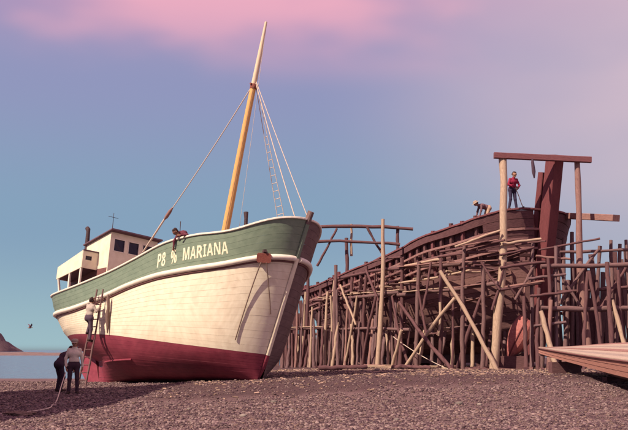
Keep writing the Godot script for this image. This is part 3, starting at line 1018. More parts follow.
func build_new_hull() -> void:
	var H := new_form()
	var t := thing("unfinished_hull", "unfinished timber ship hull with bare ribs and tall red-brown stem post", "boat", Vector3(10.335, 1.408, -41.0))
	t.transform.basis = Basis(Vector3.UP, deg_to_rad(-62)) * Basis(Vector3.BACK, deg_to_rad(1.0))
	hull_node = t
	# stem, apron, keel
	part("stem_post", beam_mesh(Vector3(-0.05, -0.3, 0), Vector3(1.95, 8.98, 0), 0.58, 0.62, Vector3(1, 0, 0), 0.03), "stem", t)
	part("apron", beam_mesh(Vector3(-0.62, 0.4, 0.0), Vector3(1.2, 8.3, 0.06), 0.42, 0.34, Vector3(1, 0, 0), 0.03), "stem", t)
	part("keel", beam_mesh(Vector3(0.2, -0.25, 0), Vector3(-20.0, -0.25, 0), 0.36, 0.45), "old_log", t)
	part("sternpost", beam_mesh(Vector3(-19.9, -0.3, 0), Vector3(-21.9, 4.6, 0), 0.3, 0.35, Vector3(1, 0, 0)), "brownbeam", t)
	# ribs
	var us := []
	var u := 0.035
	while u < 0.985:
		us.append(u)
		u += 0.027
	for i in us.size():
		for side in [1.0, -1.0]:
			var st := begin()
			var uu: float = us[i]
			var top_h: float = kn(H.sheer, uu) + rng.randf_range(-0.05, 0.34)
			var pts := []
			for k in 10:
				var h := top_h * pow(k / 9.0, 1.35)
				pts.append(hp(H, uu, minf(h, kn(H.sheer, uu)), side, -0.13) + Vector3(0, maxf(0.0, h - kn(H.sheer, uu)), 0))
			for k in 9:
				beam(st, pts[k], pts[k + 1] + (pts[k + 1] - pts[k]).normalized() * 0.02, 0.15, 0.17, Vector3(1, 0, 0), 0.01)
			part("rib", done(st), ["brown", "plank_b", "brownbeam"][i % 3], t)
	# skin planks: starboard planked up to about two thirds with gaps, port higher
	for side in [1.0, -1.0]:
		var n := 17
		for k in n:
			var f0 := float(k) / n
			var f1 := float(k + 1) / n
			var lo := func(q): return kn(H.sheer, q) * f0
			var hi := func(q): return kn(H.sheer, q) * f1
			if side > 0 and k >= 8:
				part("ceiling_plank", strake(H, lo, hi, side, 0.02, 0.01, 0.99, 40, true, 0.01, -0.27), ["plank_b", "plank_a", "brown"][k % 3], t)
			if side > 0 and k > 11 and k < 16:
				part("hull_plank", strake(H, lo, hi, side, 0.035, 0.0012, 0.05 + 0.012 * (k % 3), 40, true, 0.012), "plank_b", t)
				continue
			# butts stagger from strake to strake
			var cuts := [0.0, 0.2 + 0.07 * (k % 3), 0.45 + 0.06 * ((k + 1) % 3), 0.72 + 0.05 * (k % 2), 1.0]
			for c in 4:
				if side > 0 and k >= 9 and k < 16 and c < 3 and rng.randf() < (0.35 if k < 11 else 0.6): continue
				if side > 0 and k == 16 and c == 3: pass
				var m = ["plank_a", "plank_b", "plank_c", "plank_a"][rng.randi() % 4]
				if k == 16: m = "plank_b"
				part("hull_plank", strake(H, lo, hi, side, 0.03 + rng.randf() * 0.015, cuts[c] + 0.0012, cuts[c + 1] - 0.0012, 40, true, 0.012), m, t)
	# ribbands bent round the ribs above the planking
	for f in [0.735, 0.80, 0.87]:
		var pts := []
		for q in useq(40, 0.0, 0.95): pts.append(hp(H, q, kn(H.sheer, q) * (f - 0.05 * q * q), 1.0, 0.05))
		var st := begin()
		for i in pts.size() - 1: beam(st, pts[i], pts[i + 1] + (pts[i + 1] - pts[i]).normalized() * 0.01, 0.06, 0.11)
		part("ribband", done(st), "plank_c" if f != 0.80 else "plank_a", t)
	# rail timber along the sheer
	for side in [1.0, -1.0]:
		var st := begin()
		var pts := []
		for q in useq(44): pts.append(hp(H, q, kn(H.sheer, q) + 0.05 + rng.randf_range(-0.02, 0.025), side, -0.02 + rng.randf_range(-0.02, 0.02)))
		for i in pts.size() - 1: beam(st, pts[i], pts[i + 1] + (pts[i + 1] - pts[i]).normalized() * 0.01, 0.22, 0.09)
		part("sheer_rail", done(st), "brownbeam", t)
	# deck beams
	for q in [0.06, 0.1, 0.16, 0.22, 0.3, 0.38, 0.46, 0.54, 0.62, 0.7, 0.8]:
		var h := kn(H.sheer, q) - 0.75
		var a := hp(H, q, h, 1.0, -0.1)
		part("deck_beam", beam_mesh(a, Vector3(a.x, a.y, -a.z), 0.16, 0.18), "brown", t)
	# bow deck boards where the shipwright stands
	for k in 7:
		var xx := 0.35 - k * 0.22
		var zz := 1.0 + k * 0.25
		part("bow_deck_board", beam_mesh(Vector3(xx, 6.42 - k * 0.03, -minf(zz, 2.0)), Vector3(xx, 6.40 - k * 0.03, minf(zz + 0.2, 2.4)), 0.2, 0.05), ["board", "plank_c", "pale"][k % 3], t)
	# keel blocks, each a thing on the ground
	for k in 7:
		var w: Vector3 = t.transform * Vector3(-0.6 - k * 2.9, 0, 0)
		var g := gy(w.x, w.z)
		var hh := w.y - 0.47 - g
		var st := begin()
		var rows := int(ceil(hh / 0.24))
		for r in rows:
			var y0 := g - 0.03 + r * (hh + 0.03) / rows
			var d := Vector3(1, 0, 0.4).normalized() if r % 2 == 0 else Vector3(-0.4, 0, 1).normalized()
			var cc := Vector3(w.x, y0 + (hh + 0.03) / rows * 0.5, w.z)
			beam(st, cc - d * 0.55, cc + d * 0.55, 0.34, (hh + 0.03) / rows - 0.004)
		top("keel_block", done(st), "brown", "stack of timber blocks under the keel of the unfinished hull", "block", "keel blocks under the unfinished hull")

var hull_node: Node3D

# ------------------------------------------------------------------ staging
func table_logs(tab: Array, t: Node3D, sides := 8) -> void:
	for r in tab:
		var a := Vector3(r[1], r[2], r[3])
		var b := Vector3(r[4], r[5], r[6])
		if r[0] == "crossbeam": part(r[0], beam_mesh(a - t.position, b - t.position, 0.22, 0.27, Vector3.UP, 0.02), r[9], t)
		else: part(r[0], log_mesh(a - t.position, b - t.position, r[7], r[8], sides), r[9], t)

func build_staging() -> void:
	var t := thing("log_gantry", "pale log gantry with a beam across two tall posts astride the stem post", "gantry", Vector3(9.5, 0.6, -38.6))
	table_logs(GANTRY, t, 10)
	var st := begin()
	var cp := Vector3(9.909, 9.93, -38.62) - t.position
	tube(st, [cp + Vector3(0, 0.15, 0), cp, cp + Vector3(0.03, -0.45, 0.02), cp + Vector3(0.05, -0.75, 0)], [0.03, 0.07, 0.09, 0.03], 7)
	part("hanging_rag", done(st), "cloth_dark", t)
	for q in [[0, 9.95], [1, 12.4]]:
		pass
	t = thing("log_staging", "rickety log staging with crossed pale braces along the near side of the unfinished hull", "scaffolding", Vector3(4.0, 0.5, -41.0))
	table_logs(STAGING, t)
	for r in WALKWAY:
		var a := Vector3(r[1], r[2], r[3])
		var b := Vector3(r[4], r[5], r[6])
		part(r[0], beam_mesh(a - t.position, b - t.position, r[7] * 2.2, r[8] * 1.6, Vector3(0.08, 1, 0.15).normalized()), r[9], t)
	# putlogs from the ledgers to the skin
	for k in 16:
		var f := k / 15.0
		var a := Vector3(lerpf(0.6, 7.7, f), lerpf(4.25, 5.2, f), lerpf(-49.6, -38.5, f))
		var d := Vector3(0.88, 0.02, -0.47) * rng.randf_range(1.5, 2.1)
		part("putlog", log_mesh(a - d * 0.4 - t.position, a + d * 0.55 - t.position, 0.06, 0.05, 7), ["brown", "pale", "old_log"][k % 3], t)
	# loose boards and poles lodged in the staging
	for k in 80:
		var f := rng.randf()
		var c := Vector3(lerpf(0.3, 9.6, f), 0, lerpf(-50.4, -39.2, pow(f, 0.8))) + Vector3(0.88, 0, -0.47) * rng.randf_range(-0.35, 0.75)
		c.y = rng.randf_range(2.2, lerpf(4.6, 6.6, f))
		var dr := Vector3(0.62, rng.randf_range(-0.12, 0.2), 0.78) if rng.randf() < 0.6 else Vector3(rng.randf_range(-0.3, 0.3), 1.0, rng.randf_range(-0.2, 0.2))
		dr = dr.normalized() * rng.randf_range(0.4, 1.3)
		var m = ["old_log", "brown", "plank_b", "brown", "board", "plank_c"][rng.randi() % 6]
		if k % 2: part("loose_board", beam_mesh(c - dr - t.position, c + dr - t.position, rng.randf_range(0.12, 0.22), 0.04, Vector3(0.3, 1, 0.2)), m, t)
		else: part("loose_pole", log_mesh(c - dr - t.position, c + dr - t.position, 0.05, 0.04, 6), m, t)
	# guy rope
	part("guy_rope", line_mesh(sag(Vector3(3.75, 2.12, -41.6) - t.position, Vector3(6.0, 0.62, -38.6) - t.position, 0.12), 0.018), "rope", t)
	t = thing("log_trestle", "square log trestle of two rails standing above the rear of the unfinished hull", "scaffolding", Vector3(2.0, 0.5, -50.0))
	table_logs(TRESTLE, t)
	t = thing("log_staging", "crowded log staging with long level rails beyond the stem post", "scaffolding", Vector3(12.3, 0.6, -38.0))
	table_logs(PORTSTAGING, t)
	# timber thrust out from the bow
	st = begin()
	beam(st, Vector3(12.2, 7.88, -41.4), Vector3(13.55, 7.34, -38.55), 0.42, 0.30, Vector3.UP, 0.02)
	top("squared_timber", done(st), "board", "heavy squared timber jutting out past the right gantry post", "timber")

# ------------------------------------------------------------------ shoring props
func build_props() -> void:
	var H := new_form()
	# stubby shores packed under the stern quarter
	for k in 46:
		var f := k / 45.0
		var x := lerpf(-1.9, 4.2, f) + rng.randf_range(-0.12, 0.12)
		var z := lerpf(-51.6, -43.2, f) + rng.randf_range(-0.5, 0.7)
		var g := gy(x, z)
		var tall := rng.randf_range(1.7, 2.5) if k % 3 else rng.randf_range(3.2, 4.2)
		var a := Vector3(x, g - 0.05, z)
		var b := Vector3(x + rng.randf_range(-0.1, 0.35), g + tall, z - rng.randf_range(0.0, 0.5))
		var r := rng.randf_range(0.055, 0.10)
		var o := top("shoring_prop", log_mesh(a, b, r * 1.1, r * 0.85, 7, 0.02), ["pale", "greyed", "brown", "worn", "greyed", "old_log"][rng.randi() % 6], "rough upright log prop in the thicket of shores under the unfinished hull", "prop", "shoring props under the unfinished hull")
	for k in 14:
		var f := k / 13.0
		var x := lerpf(3.0, 8.8, f) + rng.randf_range(-0.2, 0.2)
		var z := lerpf(-44.6, -41.0, f) + rng.randf_range(-0.4, 0.4)
		var g := gy(x, z)
		top("shoring_prop", log_mesh(Vector3(x, g - 0.05, z), Vector3(x + rng.randf_range(0.0, 0.5), g + rng.randf_range(1.6, 2.8), z - rng.randf_range(0.1, 0.6)), 0.11, 0.085, 7, 0.02), ["pale", "greyed", "brown", "worn", "greyed", "old_log"][rng.randi() % 6], "rough upright log prop in the thicket of shores under the unfinished hull", "prop", "shoring props under the unfinished hull")
	plank_rack("weathered upright planks stacked on end behind the staging with level rails", Vector3(11.9, 0, -44.4), Vector3(19.5, 0, -42.6), 64, 3.4, 5.9)
	plank_rack("weathered upright planks stacked on end behind the thicket of props", Vector3(-3.4, 0, -59.0), Vector3(2.6, 0, -57.6), 44, 2.6, 4.3)
	# two shores steady the launch on its hidden side
	for q in [[-4.2, 2.6], [-8.2, 2.7]]:
		var w: Vector3 = launch_node.transform * Vector3(q[0], 2.4, -2.05)
		var b: Vector3 = launch_node.transform * Vector3(q[0], 0.4, -3.4)
		b.y = gy(b.x, b.z) - 0.05
		top("hull_shore", log_mesh(b, w, 0.12, 0.10), "brown", "stout log shore leaning against the far side of the launch", "prop", "shores steadying the launch")

func plank_rack(label: String, a: Vector3, b: Vector3, n: int, lo: float, hi: float) -> void:
	var mid := (a + b) * 0.5
	mid.y = gy(mid.x, mid.z)
	var t := thing("plank_rack", label, "planks", mid)
	var ax := (b - a).normalized()
	var nr := ax.cross(Vector3.UP).normalized()
	for k in n:
		var f := (k + rng.randf_range(-0.4, 0.4)) / n
		var p := a.lerp(b, f)
		p.y = gy(p.x, p.z) - 0.05
		p += nr * rng.randf_range(-0.25, 0.25)
		var h := rng.randf_range(lo, hi) * (1.0 if rng.randf() < 0.8 else 0.75)
		var q := p + Vector3.UP * h + nr * 0.35 + ax * rng.randf_range(-0.4, 0.4)
		part("plank", beam_mesh(p - mid, q - mid, rng.randf_range(0.16, 0.28), 0.05, nr), ["old_log", "greyed", "plank_b", "brown"][rng.randi() % 4], t)
	part("rack_rail", log_mesh(a + Vector3.UP * (gy(a.x, a.z) + lo * 0.8) - nr * 0.5 - mid, b + Vector3.UP * (gy(b.x, b.z) + lo * 0.8) - nr * 0.5 - mid, 0.08, 0.08), "old_log", t)

# ------------------------------------------------------------------ small boats
func build_small_boats() -> void:
	# flat-decked skiff canted towards the water, bow to the left
	var tip := Vector3(8.45, 1.58, -33.1)
	var t := thing("decked_skiff", "weathered reddish skiff decked with grey boards, canted on the soil bank", "boat", Vector3(9.6, 0.5, -28.0))
	var o := t.position
	var near := [tip, Vector3(8.52, 1.47, -31.0), Vector3(8.78, 1.32, -28.4), Vector3(8.90, 1.20, -25.3), Vector3(9.2, 1.10, -23.0), Vector3(9.75, 1.06, -21.4)]
	var far := [tip + Vector3(0.05, 0.01, 0), Vector3(9.4, 1.62, -32.1), Vector3(10.4, 1.72, -30.8), Vector3(11.0, 1.74, -29.2), Vector3(11.4, 1.70, -27.2), Vector3(11.5, 1.62, -25.2)]
	var n := near.size() - 1
	var deck_n := 8
	var NP := func(a: Array, s: float) -> Vector3:
		var f := clampf(s, 0.0, 1.0) * n
		var i := mini(int(f), n - 1)
		return (a[i] as Vector3).cubic_interpolate(a[i + 1], a[maxi(i - 1, 0)], a[mini(i + 2, n)], f - i)
	for k in deck_n:
		var st := begin()
		st.set_smooth_group(-1)
		var g := 0.014
		var lift := rng.randf_range(0.0, 0.02)
		var rows := []
		for i in 17:
			var s := lerpf(0.004, 1.0, i / 16.0)
			var A: Vector3 = NP.call(near, s)
			var B: Vector3 = NP.call(far, s)
			var w := (B - A).length()
			var p := A.lerp(B, float(k) / deck_n + g / maxf(w, 0.05)) + Vector3.UP * (0.02 + lift)
			var q := A.lerp(B, float(k + 1) / deck_n - g / maxf(w, 0.05)) + Vector3.UP * (0.02 + lift)
			rows.append([p - o, q - o])
		var al := 0.0
		for i in 16:
			var dl: float = (rows[i + 1][0] - rows[i][0]).length() * 0.5
			quad(st, rows[i][0], rows[i + 1][0], rows[i + 1][1], rows[i][1], [Vector2(0, al), Vector2(0, al + dl), Vector2(0.4, al + dl), Vector2(0.4, al)])
			for e in 2:
				quad(st, rows[i][e], rows[i + 1][e], rows[i + 1][e] + Vector3.DOWN * 0.04, rows[i][e] + Vector3.DOWN * 0.04)
			al += dl
		part("deck_board", done(st), ["skiff_deck", "skiff_grey", "skiff_deck", "board"][k % 4], t)
	# sides in three strakes each, and bottom
	var keel := func(s: float) -> Vector3:
		var A: Vector3 = NP.call(near, s)
		var B: Vector3 = NP.call(far, s)
		var m := A.lerp(B, 0.5)
		var gr := gy(m.x, m.z)
		return Vector3(m.x, lerpf(tip.y - 0.3, gr + 0.10, smoothstep(0.0, 0.55, s)), m.z)
	var cn := func(s: float, f: float, far_side: bool) -> Vector3:
		var A: Vector3 = NP.call(far if far_side else near, s)
		var K: Vector3 = keel.call(s)
		var dn := minf(0.45, 0.16 + s * 0.4)
		var C := A.lerp(K, 0.12) - Vector3(0, dn, 0)
		C.y = maxf(C.y, K.y + 0.02)
		return A.lerp(C, f / 0.6) if f <= 0.6 else C.lerp(K, (f - 0.6) / 0.4)
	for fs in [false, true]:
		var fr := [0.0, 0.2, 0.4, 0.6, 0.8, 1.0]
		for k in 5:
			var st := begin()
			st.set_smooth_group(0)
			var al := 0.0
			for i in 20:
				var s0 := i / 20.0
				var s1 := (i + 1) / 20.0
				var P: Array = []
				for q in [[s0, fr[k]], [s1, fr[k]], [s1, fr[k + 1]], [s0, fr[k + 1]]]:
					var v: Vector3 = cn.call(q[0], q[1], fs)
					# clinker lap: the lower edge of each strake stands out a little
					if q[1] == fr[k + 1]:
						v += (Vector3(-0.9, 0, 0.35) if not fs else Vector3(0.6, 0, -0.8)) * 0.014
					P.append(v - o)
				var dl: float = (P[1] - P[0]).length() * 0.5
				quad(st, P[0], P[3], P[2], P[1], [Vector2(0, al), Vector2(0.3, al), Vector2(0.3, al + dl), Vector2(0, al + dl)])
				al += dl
			part("side_plank", done(st), "skiff_side" if k < 3 else "old_log", t)  # lower strakes darker, shade under the turn put into their colour
	# dark gunwale strip
	var gp := []
	for i in 21: gp.append(NP.call(near, i / 20.0) - o + Vector3(-0.02, -0.015, 0.01))
	part("gunwale", line_mesh(gp, 0.028, 6), "varnish", t)
	var sn: Vector3 = near[n]
	var sf: Vector3 = far[n]
	var st2 := begin()
	var kk: Vector3 = keel.call(1.0)
	quad(st2, sn - o, sf - o, (cn.call(1.0, 0.6, true) as Vector3) - o, (cn.call(1.0, 0.6, false) as Vector3) - o)
	quad(st2, (cn.call(1.0, 0.6, false) as Vector3) - o, (cn.call(1.0, 0.6, true) as Vector3) - o, kk - o, kk - o + Vector3(0.01, 0, 0))
	part("transom", done(st2), "skiff_side", t)
	# trestle blocks below
	for q in [[8.9, -31.4], [9.9, -28.6], [10.9, -26.6]]:
		var g := gy(q[0], q[1])
		var hh := 0.42 if q[1] < -30.0 else 0.16
		top("timber_block", beam_mesh(Vector3(q[0] - 0.5, g + hh * 0.5 - 0.02, q[1]), Vector3(q[0] + 0.6, g + hh * 0.5 - 0.02, q[1] - 0.2), 0.3, hh), "brown", "tall timber block chocked under the pointed bow of the decked skiff" if q[1] < -30.0 else ("low timber block chocked under the middle of the decked skiff" if q[1] < -28.0 else "low timber block chocked under the broad end of the decked skiff"), "block", "blocks under the decked skiff")
	var bg := gy(8.6, -39.25)
	top("timber_block", beam_mesh(Vector3(8.15, bg + 0.28, -39.3), Vector3(9.4, bg + 0.28, -39.15), 0.5, 0.6), "brown", "heavy timber block carrying the faded red dinghy", "block")
	# upturned red dinghy leaning among the props
	t = thing("red_dinghy", "small faded red dinghy propped on end beneath the unfinished bow", "boat", Vector3(8.62, 1.12, -39.3))
	o = t.position
	var A0 := Vector3(8.62, 1.12, -39.3)
	var B0 := Vector3(9.5, 2.85, -38.85)
	var ax := (B0 - A0).normalized()
	var nrm := Vector3(-0.35, 0.15, 0.92)
	nrm = (nrm - ax * nrm.dot(ax)).normalized()
	var sd := ax.cross(nrm)
	var half := func(s: float) -> float: return 0.52 * pow(sin(PI * clampf(0.02 + s * 0.70, 0.0, 1.0)), 0.85)
	for k in 6:
		var st := begin()
		st.set_smooth_group(0)
		for i in 20:
			var P: Array = []
			for q in [[i / 20.0, k], [(i + 1) / 20.0, k], [(i + 1) / 20.0, k + 1], [i / 20.0, k + 1]]:
				var s: float = q[0]
				var a: float = (q[1] / 6.0 - 0.5) * PI
				var hw: float = half.call(s)
				var lap := 0.012 if q[1] == k else 0.0
				P.append(A0 + ax * (B0 - A0).length() * s + sd * sin(a) * hw + nrm * (cos(a) * hw * 0.7 + lap - 0.1) - o)
			quad(st, P[0], P[1], P[2], P[3])
		part("hull_plank", done(st), "dinghy_red", t)
	var tst := begin()
	tst.set_smooth_group(-1)
	var te := A0 + ax * (B0 - A0).length() - o
	var th: float = half.call(1.0)
	for i in 8:
		var a0 := (i / 8.0 - 0.5) * PI
		var a1 := ((i + 1) / 8.0 - 0.5) * PI
		for q in [te - nrm * 0.1, te + sd * sin(a0) * th + nrm * (cos(a0) * th * 0.7 - 0.1), te + sd * sin(a1) * th + nrm * (cos(a1) * th * 0.7 - 0.1)]:
			tst.set_uv(Vector2(q.x, q.y))
			tst.add_vertex(q)
	part("transom", done(tst), "stem", t)
	var kp := []
	for i in 13:
		var s := i / 12.0
		kp.append(A0 + ax * (B0 - A0).length() * s + nrm * ((half.call(s) as float) * 0.7 - 0.09) - o)
	part("keel", line_mesh(kp, 0.035, 6), "stem", t)
	for s in [-1.0, 1.0]:
		var g2 := []
		for i in 15:
			var q := i / 14.0
			g2.append(A0 + ax * (B0 - A0).length() * q + sd * s * (half.call(q) as float) - nrm * 0.1 - o)
		part("gunwale", line_mesh(g2, 0.03, 6), "varnish", t)

# ------------------------------------------------------------------ unseen shed added so that its shadow crosses the gravel
func build_shed() -> void:
	var t := thing("shadow_shed", "tall weathered board shed added out of view at left to shade the gravel", "shed", Vector3(-15.5, 0, -19.6))
	t.rotation.y = -0.2036
	var hx := 2.6
	var hz := 6.43
	var n := 28
	for s in [1.0, -1.0]:
		for k in n:
			var z0 := -hz + 2.0 * hz * k / n
			part("wall_board", box_mesh(Vector3(s * hx - 0.03, -0.3, z0 + 0.006), Vector3(s * hx + 0.03, 9.0 if s > 0 else 7.4, z0 + 2.0 * hz / n - 0.006)), "shed_board", t)
	for s in [1.0, -1.0]:
		for k in 12:
			var x0 := -hx + 0.04 + (2.0 * hx - 0.08) * k / 12.0
			part("wall_board", box_mesh(Vector3(x0 + 0.006, -0.3, s * hz - 0.03), Vector3(x0 + (2.0 * hx - 0.08) / 12.0 - 0.006, lerpf(7.4, 8.85, k / 12.0), s * hz + 0.03)), "shed_board", t)
	part("roof", beam_mesh(Vector3(-hx - 0.25, 7.42, 0), Vector3(hx + 0.2, 9.12, 0), hz * 2.0 + 0.2, 0.1), "roof_felt", t)
	var d := part("door", box_mesh(Vector3(-1.0, 0.0, hz + 0.035), Vector3(1.0, 3.0, hz + 0.09)), "varnish", t)
	part("handle", box_mesh(Vector3(0.7, 1.1, hz + 0.095), Vector3(0.75, 1.35, hz + 0.14)), "iron", d)

# ------------------------------------------------------------------ people
var MV := PackedVector3Array()
var MN := PackedVector3Array()
var MC := PackedColorArray()
var MI := PackedInt32Array()

# bones: [a, b, ra, rb, color]; smooth union meshed as surface nets
func net(bones: Array, cell: float, k: float) -> void:
	var lo := Vector3(1e9, 1e9, 1e9)
	var hi := -lo
	for b in bones:
		for e in 2:
			var r: Vector3 = Vector3.ONE * (b[2 + e] + cell * 3.0)
			lo = lo.min(b[e] - r)
			hi = hi.max(b[e] + r)
	var nx := int((hi.x - lo.x) / cell) + 2
	var ny := int((hi.y - lo.y) / cell) + 2
	var nn := int((hi.z - lo.z) / cell) + 2
	var D := PackedFloat32Array()
	D.resize(nx * ny * nn)
	D.fill(1.0)
	var E := PackedFloat32Array()
	E.resize(nx * ny * nn)
	E.fill(1.0)
	var C := PackedInt32Array()
	C.resize(nx * ny * nn)
	for bi in bones.size():
		var b = bones[bi]
		var a: Vector3 = b[0]
		var ab: Vector3 = b[1] - a
		var ll := maxf(ab.length_squared(), 1e-9)
		var ra: float = b[2]
		var rb: float = b[3]
		var mr := maxf(ra, rb) + k + cell * 2.0
		var l0 := ((a.min(b[1]) - Vector3.ONE * mr - lo) / cell).max(Vector3.ZERO)
		var h0 := ((a.max(b[1]) + Vector3.ONE * mr - lo) / cell)
		for z in range(int(l0.z), mini(int(h0.z) + 1, nn)):
			for y in range(int(l0.y), mini(int(h0.y) + 1, ny)):
				for x in range(int(l0.x), mini(int(h0.x) + 1, nx)):
					var p := lo + Vector3(x, y, z) * cell - a
					var t := clampf(p.dot(ab) / ll, 0.0, 1.0)
					var d := (p - ab * t).length() - lerpf(ra, rb, t)
					var i := (z * ny + y) * nx + x
					if d < E[i]:
						E[i] = d
						C[i] = bi
					var o := D[i]
					var hh := maxf(k - absf(o - d), 0.0) / k
					D[i] = minf(o, d) - hh * hh * k * 0.25
	var id := PackedInt32Array()
	id.resize(nx * ny * nn)
	id.fill(-1)
	var base := MV.size()
	var off := [0, 1, nx, nx + 1, nx * ny, nx * ny + 1, nx * ny + nx, nx * ny + nx + 1]
	for z in nn - 1:
		for y in ny - 1:
			for x in nx - 1:
				var i := (z * ny + y) * nx + x
				if D[i] > cell * 2.5: continue
				var m := 0
				for q in 8:
					if D[i + off[q]] < 0.0: m |= 1 << q
				if m == 0 or m == 255: continue
				var s := Vector3.ZERO
				var c := 0
				for q in 8:
					for ax in [1, 2, 4]:
						if q & ax: continue
						var r: int = q | ax
						var d0 := D[i + off[q]]
						var d1 := D[i + off[r]]
						if (d0 < 0.0) == (d1 < 0.0): continue
						var f := d0 / (d0 - d1)
						var p0 := Vector3(q & 1, (q >> 1) & 1, (q >> 2) & 1)
						var p1 := Vector3(r & 1, (r >> 1) & 1, (r >> 2) & 1)
						s += p0.lerp(p1, f)
						c += 1
				id[i] = MV.size()
				MV.append(lo + (Vector3(x, y, z) + s / c) * cell)
				var g := Vector3(D[i + 1] - D[i], D[i + nx] - D[i], D[i + nx * ny] - D[i]) + Vector3(D[i + off[7]] - D[i + off[6]], D[i + off[7]] - D[i + off[5]], D[i + off[7]] - D[i + off[3]])
				MN.append(g.normalized())
				MC.append(bones[C[i]][4])
	for z in range(1, nn - 1):
		for y in range(1, ny - 1):
			for x in range(1, nx - 1):
				var i := (z * ny + y) * nx + x
				var a := D[i] < 0.0
				for e in 3:
					var j: int = i + [1, nx, nx * ny][e]
					if (D[j] < 0.0) == a: continue
					var u: int = [nx, nx * ny, 1][e]
					var v: int = [nx * ny, 1, nx][e]
					var q := [id[i], id[i - u], id[i - u - v], id[i - v]]
					if q.min() < 0: continue
					var seq := [0, 1, 2, 0, 2, 3] if not a else [0, 2, 1, 0, 3, 2]
					for w in seq: MI.append(q[w])

func hand_bones(w: Vector3, d: Vector3, nrm: Vector3, curl: float, skin: Color, thumb_side: float) -> Array:
	var out := []
	d = d.normalized()
	nrm = (nrm - d * nrm.dot(d)).normalized()
	var x := d.cross(nrm) * thumb_side
	for k in 4:
		var px := (k - 1.5) * 0.021
		out.append([w + x * px * 0.6 + d * 0.01, w + x * px + d * 0.085, 0.014, 0.012, skin])
		var L: float = [0.074, 0.082, 0.077, 0.060][3 - k]
		var p: Vector3 = w + x * px * 1.05 + d * 0.088
		var ang := 0.0
		for s in 3:
			ang += curl * (0.75 if s == 0 else 1.0)
			var q: Vector3 = p + (d * cos(ang) + nrm * sin(ang)) * L * [0.45, 0.32, 0.25][s]
			out.append([p, q, 0.0095 - s * 0.0008, 0.0088 - s * 0.0008, skin])
			p = q
	var tb := w + x * 0.026 + d * 0.03
	var t1 := tb + (x * 0.75 + d * 0.6 + nrm * 0.3).normalized() * 0.042
	out.append([tb, t1, 0.014, 0.011, skin])
	out.append([t1, t1 + (x * 0.2 + d * 0.8 + nrm * (0.3 + curl * 0.5)).normalized() * 0.032, 0.0105, 0.009, skin])
	return out

func head_bones(c: Vector3, B: Basis, skin: Color, hair: Color) -> Array:
	var o := []
	var f := func(a: Vector3, b: Vector3, ra: float, rb: float, col: Color): o.append([c + B * a, c + B * b, ra, rb, col])
	f.call(Vector3(0, 0.035, -0.03), Vector3(0, 0.03, 0.022), 0.083, 0.078, skin)
	f.call(Vector3(0, 0.0, 0.03), Vector3(0, -0.06, 0.045), 0.066, 0.042, skin)
	f.call(Vector3(-0.03, -0.05, 0.0), Vector3(0.03, -0.05, 0.0), 0.045, 0.045, skin)
	f.call(Vector3(0, 0.015, 0.098), Vector3(0, -0.022, 0.115), 0.010, 0.016, skin)
	f.call(Vector3(-0.04, 0.028, 0.082), Vector3(0.04, 0.028, 0.082), 0.014, 0.014, skin.darkened(0.25))
	for s in [-1.0, 1.0]:
		f.call(Vector3(s * 0.083, 0.02, -0.008), Vector3(s * 0.083, -0.02, -0.002), 0.018, 0.013, skin)
		f.call(Vector3(s * 0.031, 0.008, 0.088), Vector3(s * 0.033, 0.008, 0.088), 0.0095, 0.0095, Color(0.05, 0.03, 0.03))
	f.call(Vector3(-0.018, -0.05, 0.086), Vector3(0.018, -0.05, 0.086), 0.008, 0.008, Color(0.24, 0.08, 0.07))
	f.call(Vector3(0, 0.055, -0.045), Vector3(0, 0.085, 0.0), 0.085, 0.062, hair)
	f.call(Vector3(-0.05, 0.0, -0.055), Vector3(0.05, 0.0, -0.055), 0.052, 0.052, hair)
	return o

